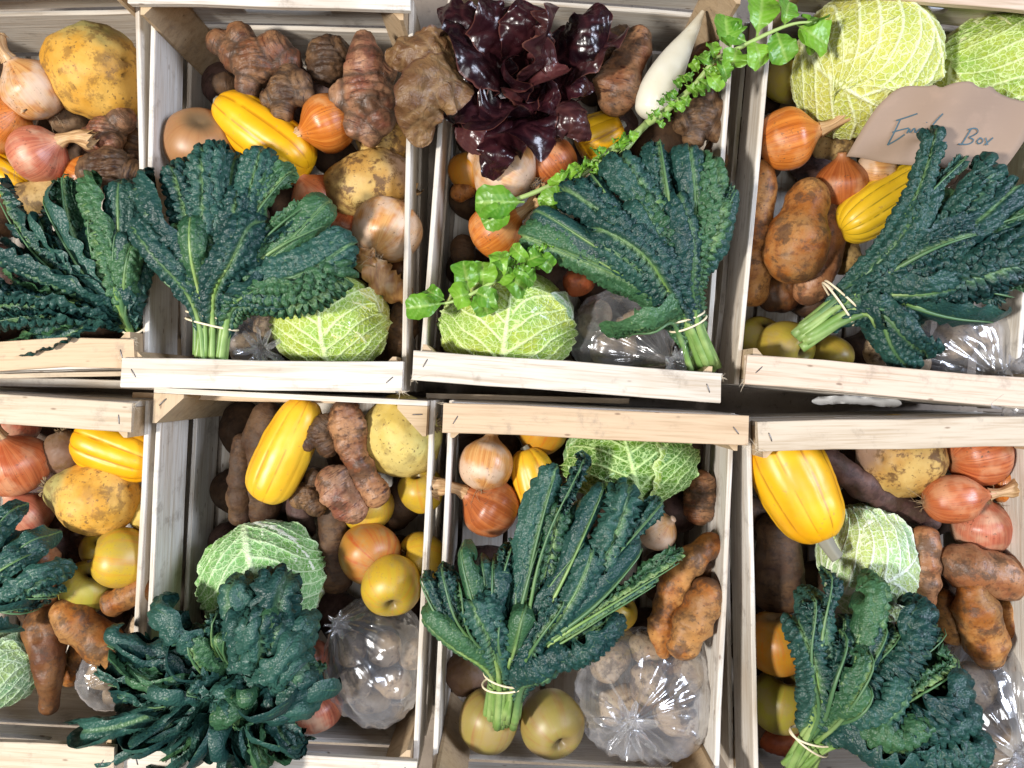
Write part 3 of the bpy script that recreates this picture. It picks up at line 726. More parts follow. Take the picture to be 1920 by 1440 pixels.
# savoy cabbage --------------------------------------------------------
def cab_leaf(R, b, d, mat, parent, seed, u0=0.12, u1=2.5, vm=1.25, lift=0.02, nu=136, nv=136, frill=0.03, flare=0.05, netf=11.0):
    b = np.array(b, float); b /= np.linalg.norm(b); d = np.array(d, float); d -= b * d.dot(b); d /= np.linalg.norm(d); s = np.cross(b, d)
    t = np.linspace(0, 1, nu)[:, None]; w = np.linspace(-1, 1, nv)[None]
    u = u0 + (u1 - u0) * t + 0 * w
    prof = np.sin(np.pi * np.clip(0.10 + 0.83 * t, 0, 1)) ** 0.55
    jag = 1 + 0.06 * vnoise(np.stack([t * 14 + 0 * w, np.sign(w) * 3 + 0 * t, 0 * t * w + seed], -1), 1.0, seed)
    v = vm * prof * w * jag
    m = np.cos(u)[..., None] * b + np.sin(u)[..., None] * d
    p = np.cos(v)[..., None] * m + np.sin(v)[..., None] * s
    q3 = np.stack([u, v, 0 * u + seed], -1)
    wx = 0.10 * vnoise(q3, 3.0, seed + 1); wy = 0.10 * vnoise(q3, 3.0, seed + 2)
    mid = np.exp(-(v / (0.075 * (1.15 - t))) ** 2)
    av = np.abs(v + 0.3 * wx)
    sp = 0.34; ph = (u - 0.95 * av + 0.22 * av ** 2 + 0.5 * wy) / sp + np.where(v > 0, 0.5, 0.0)
    fr = np.abs(ph - np.round(ph)) * sp
    lat = np.exp(-(fr / (0.032 * (1.25 - 0.7 * av / vm))) ** 2) * sstep(0.0, 0.05, av)
    f1, f2 = worley2((u + wx) * netf, (v + wy) * netf, seed); net = np.exp(-((f2 - f1) / 0.17) ** 2)
    g1, g2 = worley2((u + wy) * netf * 2.1, (v + wx) * netf * 2.1, seed + 5); net2 = np.exp(-((g2 - g1) / 0.2) ** 2)
    vein = np.maximum.reduce([mid, 0.9 * lat, 0.30 * net])
    edge = np.maximum(np.abs(w) + 0 * t, sstep(0.85, 1.0, t) + 0 * w)
    h = 0.032 * mid + 0.022 * lat + 0.012 * net + 0.016 * fbm(q3, 2.6, seed + 7, 2) + lift
    ef = sstep(0.72, 1.0, edge)
    h = h + ef * (flare + frill * np.sin(16 * u + 3 * vnoise(q3, 2.0, seed))) 
    V = p * (R * (1 + h))[..., None]
    me = make_mesh('leaf', V, grid_quads(nu, nv, False), None, {'vein': vein.ravel(), 'edge': edge.ravel()}, True, mat)
    return link('leaf', me, parent)
def cabbage(label, px, py, wpx, hpx, z, base, kind='lime', leaves=(), seed=None, kind2=None, depth=0.95):
    """base: image-space direction (x, y up, z) of the stalk; leaves: list of (direction the leaf faces, opts)"""
    seed = seed if seed is not None else int(px * 5 + py) % 9973
    R = S(max(wpx, hpx), z) / 2 * 0.96
    root = empty('savoy_cabbage', W(px, py, z), label, 'cabbage', 'savoy cabbages'); m = max(wpx, hpx)
    root.scale = (wpx / m, hpx / m, depth)
    nu, nv = 60, 90
    th = np.linspace(0.02, np.pi - 0.02, nu); ph = np.arange(nv) / nv * 2 * np.pi
    D = np.stack([np.sin(th)[:, None] * np.cos(ph)[None], np.sin(th)[:, None] * np.sin(ph)[None], np.cos(th)[:, None] * np.ones(nv)[None]], -1)
    f1, f2 = worley2(th[:, None] * 9 + 0 * ph[None], ph[None] * 9 + 0 * th[:, None], seed)
    net = np.exp(-((f2 - f1) / 0.17) ** 2)
    V = D * (R * (0.965 + 0.012 * net + 0.02 * fbm(D, 2.5, seed)))[..., None]
    link('head', tube_mesh('head', V, CA[kind2 or kind], {'vein': 0.3 * net, 'edge': 0 * net}), root)
    for k, lf in enumerate(leaves):
        o = dict(lf[1]) if len(lf) > 1 else {}
        mm = CA[o.pop('kind', kind)]
        if k: o.setdefault('flare', .0); o.setdefault('frill', .012)
        cab_leaf(R, base, lf[0], mm, root, seed + k * 13, lift=o.pop('lift', 0.012 + 0.024 * (len(leaves) - 1 - k)), **o)
    return root

# leafy things ------------------------------------------------------------
def blade(name, P, N0, Wd, mat, parent, seed, nu=96, nv=26, start=0.25, full=0.5, tipr=0.22, curl=1.4, curl1=None, frill=0.004, ff=9.0, blis=0.0016, cell=0.0062, ribw=0.07, ribstart=1.0, twist=0.0, jag=0.03, wave=0.0, stretch=1.5, ribfade=0.9, thick=0.0, lobes=0, lobea=0.0, latv=0.0):
    """leaf surface along the polyline P (world); blade between start and 1"""
    P, t, L = resample(P, nu)
    T, N, B = frames(P, N0)
    if twist:
        a = (twist * t)[:, None]; N, B = N * np.cos(a) + B * np.sin(a), B * np.cos(a) - N * np.sin(a)
    ub = np.clip((t - start) / (1 - start), 0, 1)
    fu = max((full - start) / (1 - start), 0.05)
    prof = sstep(-0.08, fu, ub) * np.sqrt(np.clip(1 - np.clip((ub - (1 - tipr)) / tipr, 0, 1) ** 2, 0.0008, 1))
    if lobes: prof = prof * (1 - lobea * (0.5 + 0.5 * np.cos(2 * np.pi * lobes * ub)))
    s = np.linspace(-1, 1, nv)
    U = (t * L)[:, None] + 0 * s[None]
    sd = np.sign(s)[None]
    j = 1 + jag * vnoise(np.stack([U * 260, sd + 0 * U, 0 * U + seed], -1), 1.0, seed)
    hw = (Wd / 2 * prof)[:, None] * j; X = hw * s[None]
    c = (curl + ((curl1 if curl1 is not None else curl) - curl) * ub)[:, None] * np.ones(nv)[None]
    c = c * (1 + 0.35 * vnoise(np.stack([U * 30, sd * 2 + 0 * U, 0 * U], -1), 1.0, seed + 3))
    c = np.where(np.abs(c) < 0.02, 0.02, c)
    lat = hw * np.sin(c * s[None]) / c; up = -hw * (1 - np.cos(c * s[None])) / c
    e = np.abs(s)[None]
    fz = frill * e ** 2.5 * (np.sin(ff * 2 * np.pi * U / L + sd * 1.7 + seed + 2.5 * vnoise(np.stack([U * 40, sd + 0 * U, 0 * U], -1), 1.0, seed + 6)))
    fz = fz * np.minimum(prof[:, None] * 2, 1)
    gx = U / cell / stretch * 1.0 + 0.25 * e * 4; gy = X / cell
    f1, f2 = worley2(gx * stretch, gy / 1.3, seed)
    bh = np.clip((f2 - f1) * 2.2, 0, 1) ** 0.6 * np.clip(1.15 - 0.5 * f1, 0, 1) * np.minimum(prof[:, None] * 2, 1)
    rb = np.exp(-(X / (ribw * Wd * (1.05 - ribfade * t[:, None]) + 1e-5)) ** 2)
    lv = wave * vnoise(np.stack([U * 45, X * 45, 0 * U + seed], -1), 1.0, seed + 8)
    if latv:
        ph = (t[:, None] * 8 - e * 1.3 + 0.25 * vnoise(np.stack([U * 60, X * 60, 0 * U], -1), 1.0, seed + 21)) + np.where(sd > 0, .5, 0)
        lvn = np.exp(-((ph - np.round(ph)) / 0.15) ** 2) * (1 - e ** 3); rb = np.maximum(rb, latv * lvn)
    bb = blis * bh * (1 - 0.8 * rb) * (1 - 0.6 * e ** 4) - 0.0008 * rb
    hh = up + fz + lv + bb * np.cos(c * s[None]); lat = lat + bb * np.sin(c * s[None])
    V = P[:, None] + B[:, None] * lat[..., None] + N[:, None] * hh[..., None]
    ctr = V.reshape(-1, 3).mean(0)
    net = np.exp(-((f2 - f1) / 0.14) ** 2)
    edge = np.maximum(e + 0 * U, sstep(0.93, 1.0, t)[:, None])
    me = make_mesh(name, V - ctr, grid_quads(nu, nv, False), None, {'rib': (0.8 * rb * ribstart).ravel(), 'blis': net.ravel(), 'edge': edge.ravel()}, True, mat)
    o = link(name, me, parent)
    par = np.array(parent.location) if parent else np.zeros(3)
    o.location = Vector(ctr - par)
    return o, P, N, L

def kale(label, base, tie, tips, zb, zt, nstem=1.0, wide=46, seed=0, bandw=1.0, bundle=(22, 16), extra=1, hook=0.7, green=0.15, bands=2, start=0.13, c0=(.5, 1.0), c1=(.6, 1.3), ws=1.08, hs=.8, bl=.0030, cell=.0072, res=(98, 25), fr=.0035):
    """base, tie in photo pixels; tips: (px, py, z[, width, hook, green])"""
    rg = np.random.default_rng(seed)
    root = empty('kale_bunch', W(tie[0], tie[1], zt), label, 'kale', 'bunches of dark kale')
    rl = np.array(root.location)
    Bp = W(base[0], base[1], zb); Kp = W(tie[0], tie[1], zt)
    ax = Kp - Bp; ax /= np.linalg.norm(ax); sd = np.cross(ax, [0, 0, 1.0]); sd /= np.linalg.norm(sd); up = np.cross(sd, ax)
    bw, bh = S(bundle[0], zt), S(bundle[1], zt)
    full = []
    for i, tp in enumerate(tips):
        full.append((tp, 0))
    for e in range(extra):
        for i in range(len(tips) - 1):
            a, b = tips[i], tips[i + 1]; f = rg.uniform(.3, .7); sc = rg.uniform(.62, .93)
            x = a[0] * (1 - f) + b[0] * f; y = a[1] * (1 - f) + b[1] * f
            x = tie[0] + (x - tie[0]) * sc; y = tie[1] + (y - tie[1]) * sc
            full.append(((x, y, (a[2] + b[2]) / 2 + rg.uniform(-.03, .012)), 1))
    nl = len(full)
    for i, (tp, lay) in enumerate(full):
        E = W(tp[0], tp[1], tp[2]); wd = ws * S((tp[3] if len(tp) > 3 and tp[3] else wide * rg.uniform(.85, 1.2)), tp[2])
        hk = hs * (tp[4] if len(tp) > 4 and tp[4] is not None else hook * rg.uniform(.5, 1.4))
        dirx = E - Kp; Lh = np.linalg.norm(dirx); dv = dirx / Lh
        side = dv.dot(sd)
        ox = np.clip(side * 1.2 + rg.uniform(-.25, .25), -1, 1) * bw * 0.8; oz = (rg.uniform(-.8, .8) + (0.3 if lay == 0 else -.35)) * bh * 0.75
        k0 = Kp + sd * ox + up * oz; b0 = Bp + sd * ox * 0.75 + up * oz * 0.75 + ax * rg.uniform(-.014, .006) + sd * rg.normal(0, .004)
        lats = np.cross(dv, [0, 0, 1.0]); bl = rg.uniform(-.10, .10) * Lh
        m1 = k0 + ax * Lh * 0.16 + dv * Lh * 0.12 + np.array([0, 0, 0.015])
        m2 = k0 + (E - k0) * 0.62 + np.array([0, 0, 0.020 + rg.uniform(-.006, .008)]) + lats * bl
        tipd = dv * 0.45 + lats * rg.uniform(-.4, .4)
        e1 = E + np.array([0, 0, 0.006]); e2 = E + tipd * 0.016 * hk + np.array([0, 0, -0.018 * hk]); e3 = E + tipd * 0.016 * hk + np.array([0, 0, -0.042 * hk])
        P = chaikin(np.array([b0, k0, m1, m2, e1, e2, e3]), 4)
        N0 = np.array([0, 0, 1.0]) + sd * (side * 0.5 + rg.uniform(-.35, .35))
        gr = tp[5] if len(tp) > 5 else rg.random() < green
        mat = M_KALEG if gr else M_KALE
        o, PP, NN, L = blade('leaf', P, N0, wd, mat, root, int(seed * 100 + i), nu=res[0], nv=res[1], start=start, full=0.48, tipr=0.15, curl=rg.uniform(*c0), curl1=rg.uniform(*c1), frill=fr, blis=bl, cell=cell, ff=rg.uniform(6, 10), twist=rg.uniform(-.5, .5))
        n = len(PP); nn = int(n * 0.93); t = np.linspace(0, 1, nn)
        R = 0.0034 * rg.uniform(.7, 1.35) * (1 - t) ** 1.1 * nstem + 0.0005
        Q = PP[:nn] + NN[:nn] * (R * 0.1 + 0.0002)[:, None]
        V = sweep(Q[::4], R[::4], 7)[0]
        st = link('midrib', tube_mesh('midrib', V - np.array(o.location) - rl, M_KSTEM, {'cyl': cyl_attr(len(V), 7, t[::4])}), o)
    for k in range(bands):
        c = Kp + ax * (k - 0.5 * (bands - 1)) * 0.009
        a = np.linspace(0, 2 * np.pi, 40)
        tl = rg.uniform(-.4, .4)
        P = np.stack([c + sd * math.cos(x) * bw * 1.22 + up * math.sin(x) * bh * 1.3 + ax * (math.cos(x) * tl * bw) for x in a])
        V = sweep(P, np.full(len(P), 0.0012), 7, ax)[0]
        link('rubber_band', tube_mesh('rubber_band', V - rl, M_BAND), root)
    return root

def green_leaf(parent, pts, wpx, seed, cup=-0.5, name='leaf', lobes=0, n0=(0, 0, 1)):
    P = chaikin(np.array([W(*p) for p in pts]), 4); wd = S(wpx, pts[-1][2])
    o, PP, NN, L = blade(name, P, np.array(n0, float), wd, M_GREEN, parent, seed, nu=30, nv=13, start=0.10, full=0.55, tipr=0.35, curl=cup, frill=0.0014, ff=3, blis=0.0005, cell=0.009, ribw=0.05, jag=0.10, wave=0.0022, latv=.5, lobes=lobes, lobea=.22, twist=random.Random(seed).uniform(-.4, .4))
    return o
def stalk(parent, pts, r0, r1, name='stalk'):
    P, t, L = resample(chaikin(np.array([W(*p) for p in pts]), 4), 26)
    V = sweep(P, np.linspace(r0, r1, 26), 8)[0]
    return link(name, tube_mesh(name, V - np.array(parent.location), M_GSTEM), parent)

# plastic bag -------------------------------------------------------------
def bag(label, px, py, wpx, hpx, z, knot, zk, depth=0.05, seed=0, tuft=30, lobes=9, kd=90):
    c = W(px, py, z); k = W(knot[0], knot[1], zk) - c
    root = empty('plastic_bag', c, label, 'plastic bag', 'knotted clear plastic bags')
    rx, ry = S(wpx, z) / 2, S(hpx, z) / 2
    nu, nv = 64, 110
    kn = k / np.array([rx, ry, depth]); kn /= np.linalg.norm(kn)
    kv = Vector(kn); x = kv.orthogonal().normalized(); y = kv.cross(x)
    x = np.array(x); y = np.array(y)
    th = np.linspace(0.012, np.pi - 0.012, nu)[:, None]; ph = (np.arange(nv) / nv * 2 * np.pi)[None]
    D = np.cos(th)[..., None] * kn + np.sin(th)[..., None] * (np.cos(ph)[..., None] * x + np.sin(ph)[..., None] * y)
    ca = np.stack([np.cos(ph) * 3 + 0 * th, np.sin(ph) * 3 + 0 * th, 0.5 * th + 0 * ph], -1)
    f = 1 - np.abs(vnoise(ca, 1.8, seed)); f = f + 0.6 * (1 - np.abs(vnoise(ca, 4.0, seed + 1)))
    amp = 0.17 * np.exp(-th / 0.8) + 0.03
    cr = np.abs(vnoise(D, 2.6, seed + 2)) + 0.5 * np.abs(vnoise(D, 6.0, seed + 3))
    r = 1 + amp * (f - 1.0) - 0.07 * cr + 0.03 * vnoise(D, 1.6, seed + 4)
    V = D * r[..., None] * np.array([rx, ry, depth])
    g_ = np.exp(-(th / 0.42) ** 2)[..., None] * 0.9
    V = V * (1 - g_) + (k * (0.75 + 0.25 * np.cos(th)[..., None]) + D * np.array([rx, ry, depth]) * 0.22) * g_
    link('film', tube_mesh('film', V, M_BAG, None, caps=True), root)
    # gathered tuft above the knot
    rg = np.random.default_rng(seed); n, m = 14, 60
    t = np.linspace(0, 1, n); a = np.arange(m) / m * 2 * np.pi
    d = k / np.linalg.norm(k) + np.array([rg.uniform(-.5, .5), rg.uniform(-.5, .5), 0.5]); d /= np.linalg.norm(d)
    L = S(tuft, zk); P = k[None] * 0.98 + d[None] * (t * L)[:, None]
    rad = L * (0.14 + 0.75 * t ** 1.5)[:, None] * (1 + (0.10 + 0.5 * t)[:, None] * np.sin(lobes * a + 1.5 * np.sin(2 * a + seed))[None])
    V = sweep(P, rad, m)[0] + rg.normal(0, L * 0.03, (n, m, 3)) * t[:, None, None]
    link('knot', tube_mesh('knot', V, M_BAG, None, caps=False), root)
    return root
#ITEMS
# ================================================================== contents
def potato(label, px, py, w, h, z, kind='potato', ang=0, group='loose potatoes', name='potato', cat='potato', seed=None, lump=0.12, n=40, m=32):
    a = math.radians(ang); L = w / 2
    return tuber(name, label, [(px - L * math.cos(a), py + L * math.sin(a), z), (px, py, z + .003), (px + L * math.cos(a), py - L * math.sin(a), z)], [h * .42, h * .5, h * .42], kind, cat, group, lump=lump, n=n, m=m, seed=seed, eyes=5)

# ---- crate 1 (top left)
onion('peeling pale brown onion beside the biggest yellow swede', 62, 166, 112, .145, 120, 35, 'pale', .6, 14)
swede('biggest round yellow swede with pits, top left corner', 183, 140, 168, .13, 80, 20, 'yellow', pitn=9, crown=False)
onion('orange onion cut by the left edge above pink onion', 2, 228, 112, .135, 20, 20, 'orange', .4)
onion('pinkish onion with long neck pointing right, top left crate', 74, 288, 104, .15, 22, 15, 'pink', 1.0, 14)
squash('yellow squash almost hidden at left edge under the pink onion', -60, 300, 60, 352, 80, .11, 'y')
artichoke('purple brown sunchoke knob just under the biggest swede', 200, 252, .13, [(0, 0, 0, 34), (30, -26, 4, 26), (-28, 10, 2, 24), (14, 18, 14, 20)], 'artp')
artichoke('dark striped sunchoke lying on an orange onion, top left crate', 208, 318, .15, [(0, 0, 0, 40), (-30, 4, 4, 30), (34, 8, -4, 30), (48, 14, -10, 20)], 'artd', ring=.10)
onion('orange onion half covered by the dark striped sunchoke', 160, 335, 86, .125, 150, 10, 'orange', .5)
potato('pale yellow potato above the top left kale', 78, 368, 104, 66, .135, 'potato', 10)
potato('brown potato in the gap under the peeling onion', 128, 222, 80, 60, .10, 'potatob', -30)
artichoke('dark sunchoke at the right wall of the top left crate', 240, 292, .09, [(0, 0, 0, 30), (10, -30, 0, 22), (6, 30, 0, 22)], 'artd')

# ---- crate 2
artichoke('large brown branching sunchoke against the slotted end of second crate', 480, 118, .145, [(0, 0, 0, 44), (-34, -14, 0, 34), (-68, -36, 6, 24), (-24, -44, 14, 25), (36, -20, 8, 34), (58, 0, 0, 30), (-14, 40, 4, 24), (-12, 58, 2, 17)], 'art', ring=.05)
artichoke('dark grey knobbly sunchoke touching the yellow squash top', 535, 172, .155, [(0, 0, 0, 34), (28, -12, 8, 25), (36, 12, 6, 20), (-26, 14, 2, 20), (-4, 42, 6, 21), (8, -30, -4, 24)], 'artd')
artichoke('round ridged dark sunchoke behind the pink pointed one', 616, 114, .14, [(0, 0, 0, 42), (-6, 16, 0, 30), (14, -8, 6, 32)], 'artd', ring=.08)
artichoke('large pinkish pointed sunchoke rising beside the bronze lettuce leaf', 690, 185, .165, [(0, 0, 0, 52), (-2, -50, 10, 40), (-4, -78, 14, 29), (-5, -100, 14, 20), (-44, 0, 8, 28), (-56, 8, 4, 20), (30, -46, 10, 24), (34, 20, 12, 24), (26, 44, 14, 26), (-22, 52, 6, 24), (4, 66, 4, 24), (10, 20, 30, 20)], 'artp', ring=.06)
squash('large yellow squash left of the neck onion in second crate', 578, 315, 410, 192, 108, .14, 'y', seed=5)
onion('golden onion with neck pointing left onto the yellow squash', 612, 232, 104, .155, 205, 10, 'orange', .9)
swede('dirty yellow root under the pink pointed sunchoke', 722, 262, 110, .115, 30, 0, 'dirty', crown=False)
apple('tan butternut end with dimple beside the whitish crate wall', 378, 275, 126, .135, 60, 55, 'tan', stem=False, cat='butternut squash', name='butternut_squash')
swede('mottled dirty yellow swede above the big pale onion', 690, 345, 118, .135, 20, 5, 'dirty', tall=1.45, crown=False, pitn=10, seed=77)
potato('small dark tuber in the corner by the branching sunchoke', 425, 158, 50, 44, .10, 'parsnip', 0)
onion('red onion peeking right of kale under the yellow squash', 594, 372, 98, .125, 130, 30, 'red', 0)
onion('small red onion between kale and the big pale onion', 648, 420, 78, .12, 60, 20, 'red', 0)
bo = onion('big pale onion with dark root tuft and torn skin at the crate wall', 728, 428, 128, .145, 68, -25, 'pale', .4, 34)
def torn(parent, pts, w, seed, curl=.8):
    o, _, _, _ = blade('peeled_skin', chaikin(np.array([W(*p) for p in pts]), 4), np.array([0, 0, 1.0]), S(w, pts[0][2]), M_SHEET, None, seed, nu=40, nv=16, start=0, full=.35, tipr=.3, curl=curl, frill=.003, ff=4, blis=.0002, ribw=.02, ribstart=0, jag=.2, wave=.003)
    o.parent = parent; o.matrix_parent_inverse = parent.matrix_world.inverted()
bpy.context.view_layer.update()
torn(bo, [(690, 470, .165), (700, 505, .165), (735, 545, .155), (775, 560, .14)], 62, 5)
torn(bo, [(700, 465, .17), (682, 490, .165), (672, 512, .15)], 50, 6)
potato('brown tuber under the torn onion skin at the wall', 748, 520, 84, 62, .10, 'yacond', 70)
cabbage('pale savoy cabbage with central rib right of second kale bunch', 624, 600, 206, 192, .135, (0.05, -1, -.15), 'lime', [((0.0, 0, 1), dict(vm=1.3, u1=2.3, kind='lime')), ((.9, .3, .45), dict(kind='yellow', nu=76, nv=76, u1=2.2, vm=1.0)), ((-.9, .2, .5), dict(kind='lime', nu=76, nv=76, u1=2.1, vm=1.0)), ((.35, .9, .9), dict(kind='pale', nu=70, nv=70, u0=.9, u1=2.0, vm=.8, lift=.03))])
tuber('parsnip', 'brown root along the right wall of second crate', [(766, 560, .12), (752, 620, .115), (738, 690, .10)], [26, 30, 20], 'parsnip', 'root vegetable', 'dark earthy roots', rings=.02)
tuber('parsnip', 'shorter brown root right of the pale savoy', [(745, 595, .085), (730, 640, .08), (722, 700, .07)], [24, 28, 22], 'parsnip', 'root vegetable', 'dark earthy roots', rings=.02)

# ---- crate 3
tuber('sunchoke', 'long brown sunchoke between red lettuce and white radish', [(1202, 55, .15), (1190, 95, .155), (1165, 150, .155), (1146, 218, .15)], [20, 27, 36, 40, 30], 'art', 'sunchoke', AG, rings=.05, ringn=7, lump=.16, bumps=[(.12, .05, .22, .35), (.3, .85, .25, .35), (.42, .15, .2, .3), (.58, .95, .22, .35), (.7, .2, .25, .35), (.85, .9, .2, .35)])
artichoke('dark sunchoke tucked behind the top right lettuce leaf', 1142, 92, .12, [(0, 0, 0, 34), (24, -18, 2, 24), (-20, 16, 0, 26)], 'artd')
def daikon(label, pts, rad):
    P = np.array([W(*p) for p in pts]); z = pts[0][2]
    root = empty('white_radish', P.mean(0), label, 'radish', 'white radishes'); n, m = 70, 40
    P, t, L = resample(chaikin(P, 3), n, True); R = np.interp(t, np.linspace(0, 1, len(rad)), [S(r, z) for r in rad])
    k = np.ones(11) / 11; R = np.convolve(np.pad(R, 5, mode='edge'), k, 'valid')
    c = R[0] * .55; R = R * np.sqrt(np.clip(1 - np.clip((c - t * L) / c, 0, 1) ** 2, .001, 1))
    V, D, a = sweep(P, R, m); V = V + D * (0.02 * fbm(V / R.max(), 1.2, 3) * R[:, None])[..., None]
    link('root', tube_mesh('root', V - np.array(root.location), M_DAIKON, {'cyl': cyl_attr(n, m, t)}), root)
    return root
dk = daikon('long white radish pointing to the crate corner, green tops attached', [(1213, 222, .17), (1235, 165, .17), (1268, 105, .17), (1300, 55, .165), (1318, 22, .16)], [25, 36, 35, 28, 19, 11, 4])
rr = random.Random(5)
# tops of the first radish: one leaf lying up over the crate wall, others down to the left
K0 = (1212, 232, .175)
stalk(dk, [K0, (1240, 215, .192), (1300, 165, .20), (1340, 112, .215)], .0045, .003)
stalk(dk, [(1340, 112, .215), (1390, 88, .225), (1440, 62, .23), (1490, 42, .235), (1530, 42, .235)], .003, .0012)
for i in range(22):
    f = i / 21; x = 1222 + 118 * f; y = 226 - 114 * f + 6 * math.sin(i); sgn = 1 if i % 2 else -1; ln = 15 + 14 * f
    green_leaf(dk, [(x, y, .196 + .02 * f), (x + sgn * ln * .5 + 4, y + sgn * ln * .5 - 3, .203 + .02 * f), (x + sgn * ln * .8 + 6, y + sgn * ln * .8, .197 + .02 * f)], 14 + 10 * f, 600 + i)
for i, (x, y, tx, ty, w) in enumerate([(1345, 112, 1335, 78, 26), (1350, 108, 1362, 148, 26), (1372, 96, 1360, 30, 56), (1380, 92, 1375, 128, 46), (1405, 80, 1350, 50, 40), (1415, 76, 1425, 124, 46), (1420, 72, 1432, -8, 56), (1455, 56, 1475, 116, 52), (1470, 50, 1480, 4, 44), (1495, 44, 1550, 84, 62), (1505, 42, 1535, 30, 46), (1515, 44, 1528, 98, 44), (1335, 120, 1312, 108, 18), (1325, 130, 1352, 168, 24)]):
    green_leaf(dk, [(x, y, .226), ((x + tx) / 2, (y + ty) / 2, .238), (tx, ty, .226)], w * 1.15, 640 + i)
for j, (ex, ey, mx, my) in enumerate([(1080, 330, 1150, 275), (1062, 352, 1130, 300), (1120, 340, 1170, 285), (900, 395, 1040, 350)]):
    stalk(dk, [K0, (1195, 250, .188), (mx, my, .19), (ex, ey, .185)], .0042, .0022)
for i in range(26):
    f = i / 25; x = 1180 - 130 * f + rr.uniform(-12, 12); y = 262 + 80 * f + rr.uniform(-10, 14); a = rr.uniform(0, 6.28); ln = rr.uniform(14, 26)
    green_leaf(dk, [(x, y, .192), (x + ln * .5 * math.cos(a), y + ln * .5 * math.sin(a), .203), (x + ln * math.cos(a), y + ln * math.sin(a), .194)], rr.uniform(12, 22), 700 + i)
for i, (x, y, tx, ty, w) in enumerate([(1070, 345, 1030, 335, 30), (1075, 350, 1010, 380, 34), (1130, 300, 1165, 335, 34), (1140, 312, 1118, 330, 40), (985, 378, 890, 380, 64), (960, 388, 905, 420, 50), (1010, 368, 1045, 395, 26), (1060, 335, 1085, 310, 26)]):
    green_leaf(dk, [(x, y, .19), ((x + tx) / 2, (y + ty) / 2, .204), (tx, ty, .192)], w, 740 + i)

artichoke('dark sunchoke cluster with pale knob tips at right crate wall', 1308, 222, .15, [(0, 0, 0, 36), (16, -40, 10, 19), (34, -10, 12, 21), (32, 28, 12, 20), (-26, 12, 6, 22), (-8, 36, 2, 22), (-28, -14, 0, 18)], 'artd')
artichoke('small dark sunchoke between the sunchoke cluster and kale', 1338, 302, .12, [(0, 0, 0, 26), (4, -22, 0, 20), (-6, 22, 0, 20)], 'artd')
potato('brown potato behind the white radish tip', 1322, 122, 80, 66, .115, 'yacond', 60)
squash('yellow squash end under the purple lettuce leaf', 1085, 275, 1165, 235, 84, .12, 'y')
onion('pale onion with dark roots under the drooping lettuce leaf', 945, 322, 126, .145, 150, -12, 'pale', 0, 40, seed=12)
onion('shiny copper onion beside the drooping lettuce leaf', 1036, 302, 88, .14, 130, 15, 'copper', .6)
apple('orange squash with thick neck at left wall by pale onion', 884, 322, 80, .11, 110, 20, 'gold', stem=False, cat='squash', name='squash')
tuber('squash', 'orange crooked neck below the pale onion at the wall', [(892, 352, .12), (868, 358, .115), (846, 368, .11)], [18, 17, 13], 'yacon', 'squash', 'orange necked squashes')
onion('golden onion with neck under the round green leaf', 932, 432, 104, .14, 32, 20, 'orange', 1.1)
dk2 = daikon('second white radish half under the third kale bunch', [(985, 452, .15), (1030, 410, .155), (1075, 370, .15), (1110, 335, .14)], [22, 34, 32, 24, 14])
potato('dark red potato between savoy and kale, third crate', 1085, 528, 60, 54, .12, 'redpot', 0)
potato('dark tuber by left wall under the neck onion', 868, 470, 60, 50, .09, 'parsnip', 90)
cabbage('bright lime savoy cabbage under radish leaves in third crate', 953, 602, 246, 216, .14, (-.12, -1, -.1), 'lime', [((0, 0, 1), dict(vm=1.35, u1=2.2)), ((.95, .2, .35), dict(kind='pale', nu=76, nv=76, u1=2.2)), ((-.95, .2, .4), dict(nu=76, nv=76, u1=2.1, vm=1.0))], seed=91)
for i, (pts, w) in enumerate([([(1040, 465, .20), (940, 520, .222), (870, 560, .222), (830, 570, .215)], 0)]):
    stalk(dk2, pts, .0035, .0016)
stalk(dk2, [(1010, 440, .17), (985, 470, .20), (960, 500, .215), (905, 540, .222)], .0035, .0018)
for i, (x, y, tx, ty, w) in enumerate([(880, 550, 868, 490, 52), (885, 548, 848, 560, 46), (905, 540, 905, 492, 50), (930, 525, 940, 470, 44), (900, 545, 915, 590, 46), (835, 568, 762, 578, 46), (832, 562, 800, 545, 30), (950, 515, 985, 545, 44), (925, 530, 960, 500, 40), (970, 500, 1000, 530, 40), (960, 505, 930, 480, 34), (985, 490, 1020, 478, 36), (990, 492, 960, 462, 30), (1010, 480, 1035, 500, 32), (890, 548, 930, 565, 36)]):
    green_leaf(dk2, [(x, y, .218), ((x + tx) / 2, (y + ty) / 2, .236), (tx, ty, .222)], w * 1.1, 800 + i, lobes=2 if i % 3 == 0 else 0)
for i in range(20):
    f = i / 19; x = 1030 - 90 * f; y = 468 + 40 * f; sg = 1 if i % 2 else -1
    green_leaf(dk2, [(x, y, .218), (x + 5 - 4 * sg, y + sg * 14, .228), (x + 8 - 6 * sg, y + sg * 26, .222)], 12, 840 + i)

